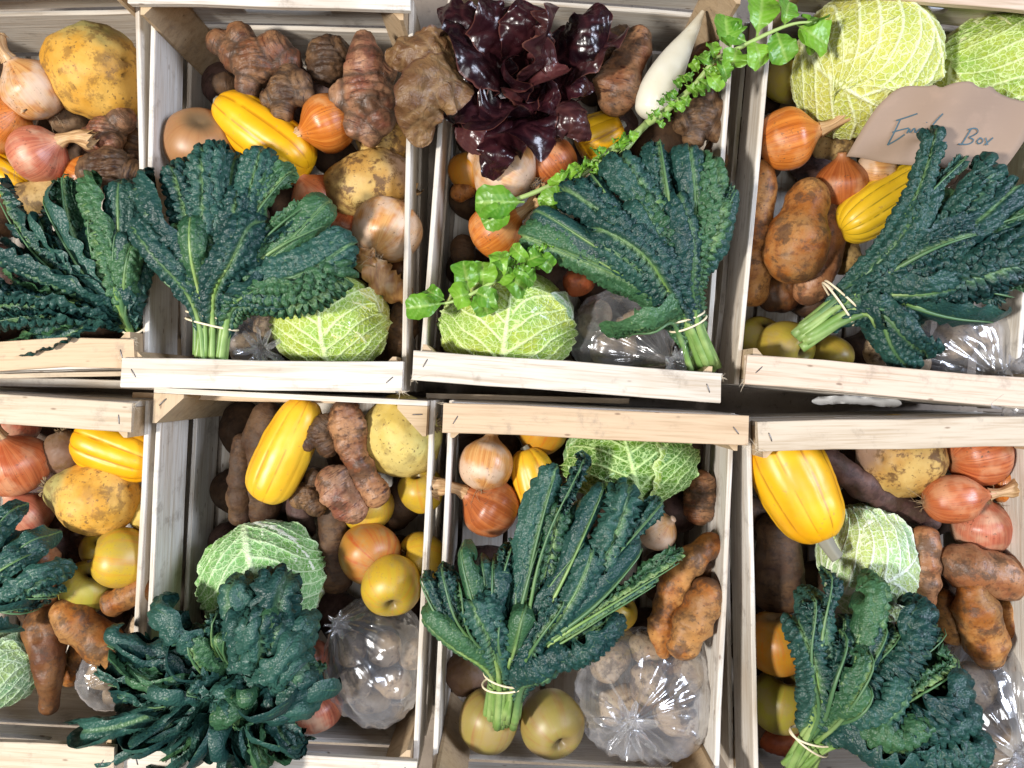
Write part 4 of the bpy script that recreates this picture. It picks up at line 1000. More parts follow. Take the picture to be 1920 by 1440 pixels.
# red lettuce
LR = W(985, 180, .12); lett = empty('red_lettuce', LR, 'dark burgundy lettuce with wavy glossy leaves in third crate', 'lettuce')
def lleaf(pts, w, mat, seed, cup=-0.9, cup1=None, frill=.008, n0=(0, 0, 1), nu=72, ff=4, twist=0.0):
    P = chaikin(np.array([W(*p) for p in pts]), 4)
    blade('leaf', P, np.array(n0, float), S(w, pts[-1][2]), mat, lett, seed, nu=nu, nv=32, start=0.0, full=0.5, tipr=0.42, curl=cup, curl1=cup1, frill=frill, ff=ff, blis=0.0016, cell=0.014, ribw=0.035, jag=0.06, wave=0.006, twist=twist, stretch=1.0, latv=.6)
LV = [
 ([(985, 170, .13), (930, 120, .20), (880, 75, .215), (842, 45, .20)], 120, M_LETT, 1.1, -.2),
 ([(960, 130, .13), (900, 60, .20), (850, 20, .205), (815, 10, .19)], 90, M_LETT, .9, 1.1),
 ([(985, 160, .13), (950, 80, .20), (930, 20, .225), (915, -10, .22)], 130, M_LETT, .6, 1.0),
 ([(990, 150, .14), (985, 90, .20), (990, 40, .225), (985, -5, .225)], 110, M_LETT, -.5, .8),
 ([(1000, 160, .14), (1015, 110, .21), (1035, 60, .235), (1045, 12, .235)], 122, M_LETTP, -1.2, -1.6),
 ([(1010, 160, .13), (1060, 95, .20), (1105, 50, .215), (1130, 15, .20)], 110, M_LETT, .9, 1.0),
 ([(1020, 170, .13), (1080, 110, .19), (1125, 80, .20), (1160, 62, .185)], 100, M_LETTP, .6, -.8),
 ([(1010, 180, .14), (1060, 150, .19), (1095, 150, .19), (1108, 165, .17)], 84, M_LETT, .9, 1.4),
 ([(1000, 200, .13), (1050, 205, .19), (1090, 225, .20), (1105, 262, .175)], 104, M_LETTP, 1.0, 1.6),
 ([(990, 200, .13), (1010, 225, .18), (1025, 250, .185), (1020, 280, .17)], 100, M_LETT, .6, 1.2),
 ([(975, 200, .14), (945, 240, .205), (930, 290, .21), (925, 340, .185)], 100, M_LETT, -.7, 1.5),
 ([(970, 195, .13), (920, 220, .19), (885, 240, .195), (858, 262, .175)], 130, M_LETTP, -.6, .7),
 ([(970, 190, .13), (905, 185, .19), (860, 190, .20), (832, 205, .18)], 130, M_LETT, -.9, -.4),
 ([(975, 185, .13), (915, 150, .18), (870, 145, .185), (836, 140, .17)], 130, M_LETT, -.8, .4),
 ([(980, 190, .14), (960, 215, .19), (905, 228, .215), (870, 225, .205)], 120, M_LETT, -1.0, -.8),
 ([(990, 190, .14), (985, 235, .20), (1000, 250, .205), (1040, 245, .19)], 110, M_LETT, -.8, .6),
 ([(985, 185, .13), (995, 150, .19), (1025, 135, .215), (1060, 130, .205)], 120, M_LETTP, -1.2, -.9),
 ([(985, 185, .13), (960, 165, .19), (940, 140, .21), (950, 105, .205)], 110, M_LETT, -1.2, -.9),
 ([(985, 185, .13), (1010, 180, .18), (1030, 190, .195), (1050, 200, .185)], 90, M_LETT, -1.2, -.7),
 ([(900, 150, .17), (850, 145, .215), (808, 165, .235), (788, 215, .228), (790, 276, .195)], 116, M_LETTB, -.3, 1.15),
 ([(900, 130, .17), (850, 95, .215), (790, 88, .224), (718, 112, .205)], 84, M_LETTB, -.5, .9),
]
for i, (p, w, mt, c0, c1) in enumerate(LV): lleaf(p, w, mt, 900 + i * 7, c0, c1, frill=.005 if mt is M_LETTB else .010, ff=random.Random(i).uniform(2.5, 4.5), twist=random.Random(i * 3).uniform(-.4, .4))

# ---- crate 4
cabbage('big yellow savoy cabbage beside the brown paper note', 1620, 130, 258, 268, .15, (-.85, .75, -.25), 'yellow', [((.5, .4, 1), dict(vm=1.6, u1=2.7, kind='yellow', flare=.01, netf=12)), ((-.3, -.8, .8), dict(vm=1.2, u0=.4, u1=2.3, kind='yellow')), ((.6, .9, .2), dict(nu=70, nv=70, kind='pale'))], seed=42, kind2='yellow')
cabbage('green savoy cabbage behind the torn top of the paper note', 1862, 150, 262, 220, .12, (.2, 1, .1), 'lime', [((.1, -.2, 1), dict(vm=1.3, u1=2.4)), ((-.9, -.1, .5), dict(nu=76, nv=76, kind='yellow')), ((.9, -.1, .5), dict(nu=70, nv=70))], seed=47)
onion('orange onion with fibrous neck touching the big yellow savoy', 1478, 260, 112, .155, 13, 15, 'orange', 1.4)
apple('dim green apple at the crate wall left of yellow savoy', 1478, 150, 86, .10, 80, 40, 'green')
potato('green tuber under the yellow savoy beside onion neck', 1560, 272, 84, 56, .11, 'potato', -10)
onion('shiny copper onion above the squash in paper note crate', 1578, 342, 92, .135, 100, 25, 'copper', 0)
hr = onion('brown dried onion under lower left corner of paper note', 1640, 318, 76, .14, 180, 0, 'pale', 0, 60)
YG = 'smooth yacon tubers'
tuber('yacon', 'tall orange yacon along the left wall, paper note crate', [(1432, 298, .14), (1424, 380, .135), (1416, 470, .12), (1410, 575, .10)], [20, 30, 33, 26], 'yacon', 'yacon', YG, lump=.12)
tuber('yacon', 'fat pale yacon with eyes left of the squash', [(1525, 335, .15), (1508, 400, .155), (1490, 470, .15), (1470, 530, .135)], [24, 42, 54, 56, 38], 'yacon', 'yacon', YG, lump=.12, bumps=[(.5, .25, -.12, .15), (.7, .1, -.1, .12)])
tuber('yacon', 'yacon lying behind the fat pale one near kale stems', [(1550, 350, .12), (1552, 430, .12), (1530, 520, .12), (1500, 570, .11)], [20, 40, 42, 28], 'yaconp', 'yacon', YG)
tuber('yacon', 'dark yacon low in the corner above green pears', [(1420, 560, .08), (1460, 550, .08), (1500, 540, .08)], [30, 38, 28], 'yacond', 'yacon', YG)
squash('green striped yellow squash under the fourth kale bunch', 1578, 432, 1750, 318, 92, .145, 'green', ribs=14)
potato('yellow potato under the green striped squash end', 1582, 482, 70, 60, .10, 'potato', 60)
apple('yellow green apple with dark eye at the lower rail', 1472, 652, 96, .135, -30, 58, 'green', stem=False)
apple('small green apple under kale stems at lower rail', 1557, 668, 76, .125, -50, 20, 'green', stem=False)
apple('dim green apple in the corner left of the eyed apple', 1425, 640, 84, .10, 80, 40, 'green')

# ---- crate 5
onion('large red onion at left edge of the lower crate', 28, 870, 118, .15, 100, 30, 'red', .8)
onion('pink onion under the rail of the lower left crate', 22, 790, 100, .12, 60, 20, 'pink', 0)
swede('brown beetroot with cropped crown beside the red onion', 126, 848, 82, .13, 95, 20, 'beet', name='beetroot', cat='beetroot', pitn=2, group=None)
squash('yellow squash with scar left of the bare crate wall', 148, 815, 300, 872, 104, .145, 'y', seed=31)
swede('long yellow swede with grey green crown in lower left crate', 185, 935, 142, .145, 165, 10, 'yellow', ctrl=[(-1.0, 0), (-1.02, .12), (-.95, .45), (-.62, .88), (-.05, 1.06), (.5, .9), (.9, .62), (1.15, .46), (1.3, .28), (1.34, 0)], pitn=9, seed=15)
swede('small yellow turnip at the wall beside the long swede', 278, 965, 66, .125, 80, 10, 'turnip', pitn=2)
onion('pinkish onion above the lower left kale', 48, 965, 92, .135, 120, 20, 'pink', 0)
tuber('carrot', 'purple brown carrot standing between onion and swede', [(102, 940, .11), (106, 1000, .11), (108, 1065, .10)], [20, 21, 15], 'purple', 'root vegetable', 'dark earthy roots', rings=.03)
tuber('carrot', 'purple brown carrot left of the stalked yellow apple', [(135, 985, .09), (145, 1040, .09), (150, 1090, .08)], [22, 22, 14], 'purple', 'root vegetable', 'dark earthy roots', rings=.03)
apple('yellow apple with stalk facing left, lower left crate', 232, 1046, 106, .15, 168, 25, 'yellow')
apple('yellow green apple below the stalked apple', 163, 1102, 92, .135, 60, 25, 'green', stem=False)
apple('sliver of yellow apple behind the stalked apple', 184, 1030, 60, .11, 60, 40, 'yellow', stem=False)
tuber('yacon', 'short orange yacon against the wall under the apple', [(196, 1140, .15), (240, 1118, .155), (290, 1088, .15)], [22, 28, 28], 'yacon', 'yacon', YG)
potato('pink brown tuber half under the left edge kale', 84, 1078, 118, 62, .14, 'yaconp', 90, YG, 'yacon', 'yacon')
tuber('yacon', 'long orange yacon slanting down to the middle kale', [(102, 1132, .16), (145, 1170, .162), (190, 1205, .155), (240, 1240, .14)], [26, 36, 38, 26], 'yacon', 'yacon', YG, bumps=[(.4, .2, .15, .3)])
tuber('yacon', 'dark tapering yacon pointing down to the slotted crate end', [(98, 1130, .13), (90, 1200, .15), (92, 1260, .155), (94, 1300, .15), (92, 1338, .145)], [34, 40, 30, 18, 15], 'yacond', 'yacon', YG, bumps=[(.35, .0, -.3, .25), (.55, .02, -.25, .2)])
tuber('yacon', 'orange yacon between the dark tapering one and bag', [(175, 1185, .11), (155, 1235, .11), (125, 1280, .10)], [26, 28, 20], 'yacon', 'yacon', YG)
cabbage('blue green savoy leaf ball at the left edge', 0, 1248, 150, 150, .145, (.1, -1, 0), 'blue', [((.2, 0, 1), dict(vm=1.3)), ((.9, .2, .3), dict(nu=70, nv=70, flare=.12))])
potato('pale potato against the bare crate wall, lower left', 268, 1182, 66, 60, .13, 'bagpot', 90, 'potatoes in the lower left bag')

# ---- crate 6
tuber('parsnip', 'thin brown parsnip along the left wall of turnip crate', [(455, 812, .12), (452, 880, .12), (448, 985, .10)], [20, 24, 20], 'parsnip', 'root vegetable', 'dark earthy roots', rings=.03, ringn=16)
tuber('parsnip', 'thick brown parsnip behind the upright yellow squash', [(508, 750, .12), (495, 815, .12), (490, 900, .10), (492, 985, .085)], [28, 36, 38, 30], 'parsnip', 'root vegetable', 'dark earthy roots', rings=.03, ringn=16)
tuber('parsnip', 'grey brown root right of the squash tip', [(568, 880, .10), (562, 950, .10), (575, 1010, .09)], [24, 27, 20], 'purple', 'root vegetable', 'dark earthy roots', rings=.03)
squash('smooth yellow squash upright in the turnip crate', 494, 936, 580, 748, 96, .155, 'pale', seed=4, fat=.0, riba=.045)
artichoke('dark sunchoke tip overlapping the upright squash', 600, 812, .165, [(0, 0, 0, 26), (-24, 18, 2, 17), (10, -14, 0, 24), (14, 24, -4, 22)], 'artd')
tuber('sunchoke', 'long ringed sunchoke hanging from rail in turnip crate', [(642, 748, .17), (652, 790, .172), (664, 850, .17), (690, 905, .165), (716, 948, .16)], [33, 36, 30, 24, 24, 30], 'art', 'sunchoke', AG, rings=.09, ringn=12, lump=.16, bumps=[(.12, .05, .22, .35), (.3, .85, .25, .35), (.42, .15, .2, .3), (.58, .95, .22, .35), (.7, .2, .25, .35), (.85, .9, .2, .35)])
tuber('sunchoke', 'fat purple banded sunchoke over the yellow apple', [(606, 878, .165), (640, 925, .168), (678, 978, .165)], [32, 36, 22], 'artp', 'sunchoke', AG, rings=.07, ringn=8, lump=.16, bumps=[(.12, .05, .22, .35), (.3, .85, .3, .35), (.42, .15, .25, .3), (.58, .95, .22, .35), (.7, .2, .3, .35)])
artichoke('small dark knobbly sunchoke right of squash tip', 578, 928, .14, [(0, 0, 0, 26), (12, -34, 2, 17), (16, 20, 6, 20), (-16, 6, 0, 20)], 'artd')
tuber('parsnip', 'upright brown parsnip between savoy and blushed apple', [(622, 925, .12), (625, 1000, .12), (630, 1110, .11)], [26, 33, 36], 'parsnip', 'root vegetable', 'dark earthy roots', rings=.03, ringn=14)
swede('large pale yellow turnip under the corner post', 752, 818, 150, .14, 20, 25, 'turnip', pitn=2, name='turnip', cat='turnip')
apple('yellow apple at right wall under the turnip', 790, 920, 80, .13, 100, 30, 'yellow', stem=False)
apple('yellow apple half under the banded sunchoke', 688, 950, 92, .115, 60, 30, 'yellow', stem=False)
apple('orange blushed apple behind the front yellow apple', 692, 1036, 108, .14, -30, 48, 'blush', stem=False)
apple('bright yellow apple resting on the clear potato bag', 734, 1096, 106, .165, -75, 52, 'yellow', stem=False)
apple('yellow apple at right wall behind front yellow apple', 792, 1045, 88, .125, 160, 30, 'yellow')
cabbage('mint green savoy with slanting rib above the middle kale', 497, 1084, 224, 214, .13, (-.3, 1, .12), 'mint', [((.35, -.4, 1), dict(vm=1.4, u1=2.4, u0=.05, netf=8)), ((.95, -.2, .3), dict(nu=76, nv=76, kind='pale')), ((-.9, -.3, .4), dict(nu=76, nv=76, kind='mint'))], seed=64)
onion('pink onion between middle kale and potato bag', 580, 1232, 72, .125, 100, 20, 'pink', .8)
onion('orange pink onion at the lower right of middle kale', 592, 1322, 98, .12, 100, 20, 'pink', .6, seed=8)

# ---- crate 7
onion('pale streaked onion at upper left of knotted bag crate', 912, 868, 98, .155, 80, -20, 'pale', .4, 10, tall=1.12)
onion('copper onion with brown neck leaning on left wall', 918, 950, 110, .145, 148, 15, 'copper', 1.0)
apple('orange squash end under the stapled rail', 1018, 808, 86, .12, 60, 30, 'gold', stem=False, cat='squash', name='squash')
squash('yellow striped squash left of the tall kale', 1032, 985, 985, 842, 88, .14, 'pale', seed=45)
cabbage('dark green net veined savoy under the stapled rail', 1178, 858, 240, 176, .13, (.18, -1, .05), 'deep', [((-.1, 0, 1), dict(vm=1.45, u1=2.4, netf=6.5)), ((-.95, .3, .3), dict(nu=76, nv=76, kind='mint', vm=1.1)), ((.95, .2, .35), dict(nu=76, nv=76, kind='lime', vm=1.0, flare=.09))], seed=71)
artichoke('round brown sunchoke at right wall beside dark savoy', 1313, 930, .125, [(0, 0, 0, 31), (0, -22, 6, 27), (-2, 26, 0, 28)], 'art')
tuber('yacon', 'long slanting yacon partly under the tall kale', [(1350, 1005, .15), (1300, 1045, .155), (1255, 1110, .15), (1240, 1180, .155), (1248, 1235, .155)], [16, 30, 27, 22, 24, 10], 'yacon', 'yacon', YG, lump=.22, rings=.04, ringn=8, bumps=[(.3,.1,.5,.3),(.55,.8,.5,.3),(.7,.2,.5,.3),(.82,.9,.4,.3)])
tuber('yacon', 'fat yellowish yacon resting on the knotted bag', [(1338, 1085, .16), (1318, 1130, .165), (1290, 1180, .165), (1268, 1232, .16)], [26, 34, 37, 32], 'yacon', 'yacon', YG, bumps=[(.6, .1, -.15, .15), (.75, .2, -.12, .12)], rings=.02, ringn=5)
potato('dark potato in the gap between the two yacons', 1325, 1065, 80, 60, .11, 'yacond', 50)
onion('small pale onion right of tall kale near round sunchoke', 1232, 992, 76, .12, 45, 40, 'pale', 0, 12)
apple('yellow apple sliver above the knotted bag', 1160, 1150, 64, .115, 60, 30, 'yellow', stem=False)
apple('greenish pear shaped apple under the kale stems', 916, 1352, 106, .13, 75, 5, 'russet', stem=False, tall=1.05)
apple('russet apple with deep eye left of knotted bag', 1034, 1356, 114, .13, -50, 62, 'russet', stem=False)
swede('dark beetroot at left wall above the pear shaped apple', 880, 1262, 84, .09, 80, 20, 'beet', name='beetroot', cat='beetroot', pitn=1, group=None)

# ---- crate 8
squash('fat yellow squash with grey stalk in bottom right crate', 1440, 806, 1546, 1012, 136, .15, 'y', z1=.178, stem=1, seed=80, riba=.05)
tuber('parsnip', 'long thin dark root slanting behind the fat squash', [(1520, 838, .13), (1580, 885, .13), (1660, 935, .125), (1760, 985, .115)], [24, 27, 25, 17], 'purple', 'root vegetable', 'dark earthy roots', rings=.02, ringn=18)
swede('yellow and purple swede half under the right rail', 1690, 858, 146, .125, 165, 5, 'dirty', crown=False, pitn=5, tall=1.15)
onion('shiny red orange onion under the right rail', 1836, 850, 122, .14, 15, 0, 'red', .4)
onion('glossy pointed shallot with rootlets at left', 1790, 935, 88, .16, 8, 5, 'red', 1.3, 16, tall=1.35)
onion('orange onion at right edge beside the glossy shallot', 1902, 905, 96, .13, 60, -10, 'orange', .4, 20)
onion('pink onion under the glossy shallot', 1843, 985, 104, .125, 100, 20, 'pink', .3)
tuber('yacon', 'upright pinkish yacon right of the pale savoy', [(1732, 985, .145), (1734, 1040, .15), (1732, 1100, .15), (1736, 1142, .145)], [26, 29, 28, 18], 'yaconp', 'yacon', YG)
tuber('yacon', 'large sideways yacon at the right edge', [(1758, 1040, .145), (1810, 1062, .15), (1870, 1080, .15), (1940, 1095, .15)], [32, 42, 42, 36], 'yaconp', 'yacon', YG)
tuber('yacon', 'pointed upright yacon resting on the right hand bag', [(1818, 1085, .16), (1830, 1140, .162), (1845, 1195, .16), (1860, 1250, .15)], [18, 40, 42, 26], 'yacon', 'yacon', YG, rings=.02, ringn=7)
tuber('yacon', 'small yacon left of the pointed upright one', [(1768, 1105, .13), (1780, 1150, .13), (1795, 1205, .125)], [18, 30, 28], 'yacon', 'yacon', YG)
tuber('yacon', 'yacon right of the pointed one at photo edge', [(1880, 1120, .135), (1900, 1160, .135), (1905, 1210, .13)], [24, 36, 28], 'yacon', 'yacon', YG)
cabbage('pale mint savoy cabbage under the squash stalk', 1622, 1054, 170, 218, .115, (-.9, -.4, .1), 'pale', [((.5, .2, 1), dict(vm=1.4, u1=2.5)), ((.2, .9, .5), dict(nu=76, nv=76)), ((.3, -.9, .6), dict(nu=76, nv=76, kind='yellow'))], seed=88)
tuber('parsnip', 'very thick dark root by the left wall under the squash', [(1462, 955, .085), (1460, 1040, .09), (1458, 1150, .085)], [38, 46, 42], 'parsnip', 'root vegetable', 'dark earthy roots', rings=.03, ringn=10)
apple('orange and yellow squash end at left wall above golden apple', 1458, 1208, 112, .11, 100, 10, 'gold', stem=False, cat='squash', name='squash')
apple('dim golden green apple at left wall left of last kale', 1462, 1318, 108, .10, 80, 10, 'green', stem=False)
potato('dark potato at the left wall below the golden apple', 1462, 1385, 84, 60, .07, 'redpot', 0)
potato('yellow potato behind the last kale and pale savoy', 1712, 1150, 76, 56, .105, 'potato', 20)

# ---- bags and what is in them
def inbag(label, group, lst, kind='bagpot'):
    for (x, y, w, h, z, a) in lst: potato(label, x, y, w, h, z, kind, a, group, seed=int(x * 3 + y))
inbag('beige potato inside the knotted bag of the net veined savoy crate', 'potatoes in the big knotted bag', [(1145, 1240, 84, 66, .10, 40), (1215, 1215, 76, 60, .095, 0), (1285, 1270, 92, 68, .10, 60), (1160, 1320, 90, 70, .10, 20), (1265, 1345, 88, 66, .10, -30), (1215, 1280, 80, 64, .115, 80)])
bag('large knotted clear bag of potatoes beside the russet apple', 1212, 1302, 268, 252, .115, (1190, 1345), .195, .066, seed=3, tuft=46)
inbag('beige potato inside the clear bag under the yellow apple', 'potatoes in the bag under the apple', [(660, 1215, 66, 56, .13, 70), (722, 1215, 66, 56, .14, 80), (775, 1225, 60, 48, .125, 60), (665, 1280, 72, 60, .12, 20), (735, 1280, 76, 56, .125, -20), (700, 1310, 70, 52, .10, 10)])
bag('clear bag of potatoes under the bright yellow apple', 705, 1240, 196, 246, .125, (640, 1175), .15, .055, seed=9, tuft=20)
inbag('beige potato inside the clear bag by the lime savoy', 'potatoes in the third crate bag', [(1115, 600, 80, 62, .10, 60), (1150, 655, 90, 64, .11, 10), (1185, 610, 70, 56, .095, 30), (1235, 690, 70, 54, .10, 0)])
bag('clear knotted bag right of the bright lime savoy', 1165, 630, 200, 190, .115, (1252, 678), .175, .05, seed=14, tuft=34)
inbag('beige potato inside the bag below the fourth kale', 'potatoes in the fourth crate bag', [(1650, 655, 70, 62, .11, 60), (1700, 680, 80, 60, .11, 10), (1790, 640, 86, 66, .115, 20), (1870, 620, 90, 70, .12, 40), (1895, 680, 80, 60, .11, 0)])
bag('clear crinkled bag below the fourth kale bunch', 1785, 648, 300, 170, .115, (1868, 705), .17, .055, seed=21, tuft=70)
inbag('beige potato inside the bag right of the last kale', 'potatoes in the bottom right bag', [(1820, 1290, 96, 80, .12, 60), (1870, 1350, 96, 76, .115, 20)])
bag('cloudy clear bag right of the last kale bunch', 1850, 1330, 240, 280, .125, (1905, 1400), .175, .06, seed=27, tuft=40)
inbag('pale potato inside the small bag left of middle kale', 'potatoes in the lower left bag', [(205, 1250, 80, 70, .11, 60), (235, 1300, 76, 56, .10, 10)])
bag('small clear bag left of the middle kale', 212, 1262, 120, 130, .115, (260, 1240), .14, .045, seed=33, tuft=16)
inbag('pale potato inside the small bag between kale stems and savoy', 'potatoes in the second crate bag', [(470, 655, 76, 60, .10, 0), (505, 610, 60, 50, .09, 30)])
bag('small crumpled clear bag between second kale and pale savoy', 480, 640, 110, 110, .11, (490, 650), .155, .04, seed=38, tuft=34)

# ---- paper note
def paper():
    z0 = .205
    out = [(1587, 293), (1612, 250), (1640, 205), (1666, 178), (1692, 160), (1740, 162), (1752, 158), (1764, 165), (1780, 158), (1800, 153), (1822, 152), (1832, 162), (1846, 166), (1858, 160), (1872, 175), (1900, 186), (1945, 194), (1930, 250), (1900, 295), (1872, 330), (1820, 318), (1740, 312), (1660, 306), (1620, 296)]
    zf = lambda x, y: z0 + .012 * math.sin((x - 1590) / 130.0) - .00012 * (y - 230) + 0.004 * math.sin(x / 33.0 + y / 50.0)
    root = empty('paper_note', W(1750, 240, z0), 'torn brown paper note with handwritten ink, on savoy cabbages', 'paper note'); rl = np.array(root.location)
    poly = chaikin(np.array(out + out[:1], float), 1)[:-1]; n = len(poly); c = poly.mean(0); nr = 10
    V = []
    for k in range(1, nr + 1):
        f = k / nr
        for p in poly: q = c + (p - c) * f; V.append(W(q[0], q[1], zf(q[0], q[1])))
    top = np.array(V).reshape(nr, n, 3)
    VV = np.concatenate([top, top[::-1] - np.array([0, 0, .0009])], 0)
    link('sheet', tube_mesh('sheet', VV - rl, M_PAPER), root)
    strokes = [
        [(1688, 224), (1676, 250), (1664, 272)], [(1680, 226), (1700, 220), (1720, 213)], [(1673, 248), (1690, 243), (1704, 240)], [(1664, 272), (1682, 262), (1696, 252)],
        [(1700, 250), (1706, 238), (1704, 252), (1716, 237), (1714, 252), (1727, 238), (1726, 250)],
        [(1731, 240), (1728, 251), (1734, 250)], [(1768, 213), (1750, 232), (1738, 252), (1746, 252)], [(1737, 230), (1738, 229)],
        [(1750, 238), (1750, 250), (1764, 240), (1752, 262), (1738, 275), (1748, 266), (1775, 267)],
        [(1822, 240), (1812, 256), (1802, 272)], [(1815, 243), (1830, 239), (1836, 247), (1824, 255), (1815, 257), (1828, 262), (1818, 271), (1797, 270)],
        [(1838, 258), (1830, 266), (1837, 271), (1845, 263), (1838, 258)], [(1848, 258), (1852, 272)], [(1862, 258), (1846, 272)]]
    for st in strokes:
        P = chaikin(np.array(st, float), 3); P, t, L = resample(P, max(10, 5 * len(st)))
        P3 = np.array([W(x, y, zf(x, y) + .0011) for x, y in P])
        T, N, B = frames(P3); hw = .0007
        V = np.stack([P3 - B * hw, P3 + B * hw], 1)
        link('ink_stroke', make_mesh('ink_stroke', V - rl, grid_quads(len(P3), 2, False), None, None, True, M_INK), root)
paper()

# ---- kale bunches
kale('spreading kale bunch at the left edge of the top row', (262, 645), (248, 612), [(280, 490, .20, 34), (262, 400, .21, 44, 1.0), (225, 345, .22, 60, 1.2), (165, 352, .215, 50, .9), (118, 330, .22, 52, 1.2), (80, 372, .225, 52, 1.0), (30, 420, .22, 60), (-10, 350, .21, 60), (-30, 470, .22, 66, .5), (-40, 550, .225, 70, .4), (-30, 610, .215, 60, .3), (70, 652, .20, 56, .5)], .15, .175, seed=11, wide=48, extra=2, ws=1.25, bundle=(18, 14), bands=1)
kale('fan of kale tied over the second crate rail', (392, 676), (398, 600), [(310, 480, .215, 40, .8), (255, 425, .235, 60, 1.0), (262, 350, .235, 66, 1.0), (330, 320, .23, 70, 1.0), (385, 285, .235, 70, 1.1), (440, 300, .225, 60, .9), (490, 290, .235, 66, .9), (545, 325, .23, 66, .8), (610, 385, .235, 70, 1.0), (655, 460, .235, 86, .4), (640, 520, .225, 80, .4), (590, 560, .215, 64, .4), (470, 420, .25, 74, 1.3, False), (360, 410, .25, 56, 1.4, True)], .195, .20, seed=12, wide=54, extra=1, bundle=(40, 18))
kale('crinkled kale bunch with stems at lower right of third crate', (1325, 682), (1287, 600), [(985, 445, .215, 84, .6), (1010, 395, .22, 66, 1.0), (1070, 360, .225, 60, 1.1), (1110, 330, .22, 60, 1.2), (1165, 300, .225, 70, 1.2), (1235, 265, .225, 74, 1.2), (1290, 280, .225, 70, 1.2), (1330, 310, .215, 56, 1.0), (1383, 350, .225, 46, .4), (1200, 380, .24, 64, 1.2), (1130, 430, .235, 70, 1.0), (1270, 370, .235, 60, 1.2), (1185, 625, .20, 92, .8, True)], .175, .195, seed=13, c0=(1.2, 1.7), c1=(1.4, 2.1), ws=1.4, bl=.0034, wide=52, extra=1, bundle=(30, 18))
kale('kale bunch tied left, leaves spreading over the paper note', (1505, 618), (1578, 565), [(1748, 258, .235, 34, .5), (1815, 292, .235, 44, .5), (1850, 320, .23, 56, .6), (1900, 350, .235, 66, .8), (1945, 395, .235, 90, .6), (1960, 450, .23, 90, .6), (1950, 520, .22, 80, .6), (1900, 560, .22, 76, .8), (1860, 605, .205, 70, 1.0), (1735, 660, .195, 60, .8), (1700, 690, .185, 56, .6), (1830, 440, .25, 90, .8), (1790, 540, .235, 70, .8), (1640, 620, .19, 44, .6)], .185, .195, seed=14, wide=60, extra=1, bundle=(40, 18), nstem=1.25)
kale('dark kale cut off by the left edge, lower row', (-60, 1180), (-50, 1130), [(20, 960, .21, 50), (62, 1010, .215, 50, 1.2), (82, 1080, .215, 56, 1.2), (78, 1120, .21, 50, 1.1), (40, 1150, .205, 50, 1.2), (35, 1050, .23, 56, 1.4), (-10, 990, .22, 60), (10, 1180, .20, 50)], .14, .17, seed=15, wide=46, extra=1, bundle=(18, 14), bands=1)
kale('big shaggy kale bunch with tips radiating, lower middle left', (478, 1330), (470, 1285), [(160, 1368, .215, 56, 1.0), (195, 1205, .22, 56, .9), (230, 1250, .225, 44, .9), (185, 1275, .21, 40, .6), (215, 1420, .20, 56, .7), (270, 1400, .225, 50, 1.2), (330, 1435, .21, 60, 1.0), (300, 1170, .225, 54, 1.2), (350, 1200, .235, 56, 1.4), (430, 1105, .235, 64, 1.2), (400, 1160, .24, 50, 1.4), (455, 1170, .245, 56, 1.4), (525, 1100, .235, 60, .9), (520, 1180, .245, 54, 1.4), (580, 1185, .225, 50, 1.0), (560, 1230, .235, 56, 1.2), (592, 1270, .225, 56, 1.0), (605, 1310, .22, 60, .8), (560, 1340, .23, 56, 1.2), (545, 1400, .215, 50, 1.0), (490, 1425, .225, 60, 1.2), (430, 1440, .22, 60, 1.0), (385, 1400, .235, 60, 1.4), (440, 1350, .25, 64, 1.4), (510, 1340, .25, 60, 1.4), (350, 1300, .245, 60, 1.4), (300, 1310, .235, 56, 1.3)], .10, .15, seed=16, c0=(1.9, 2.4), c1=(2.1, 2.7), ws=1.95, hs=.75, bl=.0042, cell=.0085, res=(74, 26), fr=.005, wide=46, extra=2, hook=1.2, bundle=(26, 22), bands=1)
kale('tall upright kale bunch tied above the pear shaped apple', (940, 1345), (950, 1275), [(790, 1095, .225, 46, 1.1), (798, 1165, .225, 50, 1.0), (830, 1075, .23, 46, 1.1), (862, 1035, .23, 46, 1.0), (905, 1060, .225, 50, 1.1), (955, 1035, .225, 46, 1.1), (1020, 985, .225, 46, .9), (1042, 880, .24, 62, .7), (1098, 858, .24, 58, .9), (1130, 920, .23, 46, 1.0), (1175, 935, .235, 46, .9), (1240, 945, .235, 48, 1.0), (1285, 1045, .23, 56, .6), (1235, 1090, .225, 50, .6), (1155, 1185, .225, 56, .6), (1060, 1130, .245, 54, 1.2), (980, 1150, .25, 56, 1.4, True), (890, 1140, .245, 56, 1.3), (1050, 1240, .22, 70, .6), (1110, 1040, .24, 50, 1.2)], .165, .19, seed=17, c0=(1.7, 2.3), c1=(1.9, 2.5), ws=1.8, bl=.0038, fr=.005, wide=48, extra=1, bundle=(36, 18), hook=1.0)
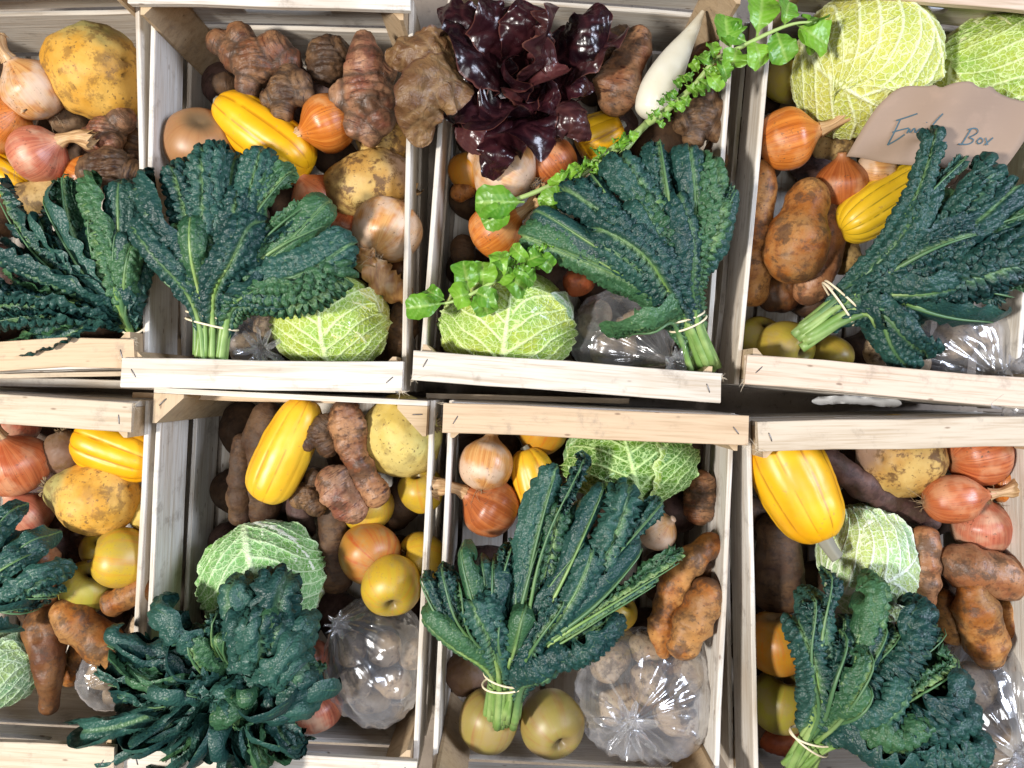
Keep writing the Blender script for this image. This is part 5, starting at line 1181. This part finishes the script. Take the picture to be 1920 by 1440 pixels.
kale('kale bunch with crumpled blue green tips, bottom right', (1492, 1432), (1520, 1385), [(1500, 1180, .22, 44, .8), (1530, 1130, .23, 60, 1.0), (1560, 1085, .225, 52, 1.1), (1625, 1130, .225, 58, 1.0), (1660, 1105, .225, 50, 1.2), (1690, 1190, .23, 56, 1.2), (1735, 1165, .22, 52, 1.0), (1775, 1190, .215, 50, 1.0), (1800, 1250, .22, 50, 1.2), (1790, 1310, .225, 56, 1.2), (1825, 1360, .22, 56, 1.1), (1835, 1420, .215, 60, 1.0), (1780, 1450, .22, 64, .8), (1690, 1440, .23, 60, .8), (1700, 1290, .245, 56, 1.4), (1640, 1240, .25, 54, 1.4), (1740, 1370, .24, 60, 1.4), (1650, 1380, .235, 64, .8), (1590, 1200, .24, 46, 1.2)], .18, .195, seed=18, c0=(1.7, 2.3), c1=(1.9, 2.6), ws=1.9, hs=.8, bl=.0042, cell=.008, fr=.006, wide=50, extra=1, bundle=(34, 18), hook=1.1, green=.25)

# ---- filler potatoes added at each crate bottom, dark skins standing in for gap shade
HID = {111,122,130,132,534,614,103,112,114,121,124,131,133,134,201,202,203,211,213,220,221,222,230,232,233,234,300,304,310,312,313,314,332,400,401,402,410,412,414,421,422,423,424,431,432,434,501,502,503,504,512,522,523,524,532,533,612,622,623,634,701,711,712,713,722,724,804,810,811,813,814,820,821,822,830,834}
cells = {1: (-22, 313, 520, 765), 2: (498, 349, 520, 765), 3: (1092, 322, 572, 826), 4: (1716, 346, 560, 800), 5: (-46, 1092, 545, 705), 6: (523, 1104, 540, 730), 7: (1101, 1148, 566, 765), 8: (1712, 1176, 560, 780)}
FL = {1: 'filler potato darkened as gap shade, bottom of the top left crate', 2: 'filler potato darkened as gap shade under the second crate vegetables', 3: 'filler potato darkened as gap shade under the lettuce crate vegetables', 4: 'filler potato darkened as gap shade in the paper note crate', 5: 'filler potato darkened as gap shade in the lower left crate', 6: 'filler potato darkened as gap shade in the turnip crate', 7: 'filler potato darkened as gap shade in the knotted bag crate', 8: 'filler potato darkened as gap shade in the bottom right crate'}
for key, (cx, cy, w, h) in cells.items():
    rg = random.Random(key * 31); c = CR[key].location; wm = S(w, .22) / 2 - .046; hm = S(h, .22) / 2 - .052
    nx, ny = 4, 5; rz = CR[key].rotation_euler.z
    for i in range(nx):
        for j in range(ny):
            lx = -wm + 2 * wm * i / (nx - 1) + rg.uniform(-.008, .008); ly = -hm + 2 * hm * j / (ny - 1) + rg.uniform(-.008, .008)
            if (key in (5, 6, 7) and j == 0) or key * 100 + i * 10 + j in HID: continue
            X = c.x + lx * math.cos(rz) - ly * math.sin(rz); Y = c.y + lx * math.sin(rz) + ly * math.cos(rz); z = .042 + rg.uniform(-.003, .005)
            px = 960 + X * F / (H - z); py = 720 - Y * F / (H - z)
            potato(FL[key], px, py, rg.uniform(110, 140), rg.uniform(80, 96), z, rg.choice(['gapshade', 'purple', 'gapshade', 'parsnip']), rg.uniform(0, 180), 'dark filler potatoes added at the bottom of crate ' + 'abcdefgh'[key - 1], seed=key * 100 + i * 10 + j, n=24, m=18)

# ---- loose bits in the gaps between the two rows
def plank(label, x0, y0, x1, y1, wpx, z, mat, seed):
    A = W(x0, y0, z); B = W(x1, y1, z); d = B - A; L = np.linalg.norm(d)
    o = link('loose_slat', box_mesh('loose_slat', L, S(wpx, z), .005, mat, .0006, seed), None, (A + B) / 2, (0, 0, math.atan2(d[1], d[0])))  # loose slat standing for boards of another crate stacked beneath
    return tag(o, label, 'loose slat', 'loose slats between the crate rows')
plank('thin pale slat in the gap below the top left rail', -60, 706, 262, 700, 9, .150, M_GREYW, 3)
plank('whiter slat just above the lower left rail', -60, 714, 330, 724, 16, .135, M_WOOD, 4)
plank('narrow tan slat under the second crate rail', 250, 741, 640, 752, 10, .150, M_TAN, 6)
plank('narrow grey slat between lettuce crate and stapled rail', 800, 742, 1180, 752, 10, .130, M_GREYW, 7)
def scrap(label, pts, w, z, seed, group=None):
    P = chaikin(np.array([W(x, y, z) for x, y in pts]), 3)
    o, _, _, _ = blade('paper_scrap', P, np.array([0, 0, 1.0]), S(w, z), M_LABELP, None, seed, nu=40, nv=14, start=0, full=.1, tipr=.1, curl=.4, frill=.004, ff=3, blis=0, ribstart=0, jag=.15, wave=.004)
    return tag(o, label, 'paper scrap')
scrap('crumpled white paper scrap in the dark gap under the pink rail', [(1520, 752), (1600, 748), (1690, 758)], 16, .12, 3)
scrap('white paper label on the far end of the paper note crate', [(1740, 12), (1800, 14), (1862, 18)], 24, .135, 5)
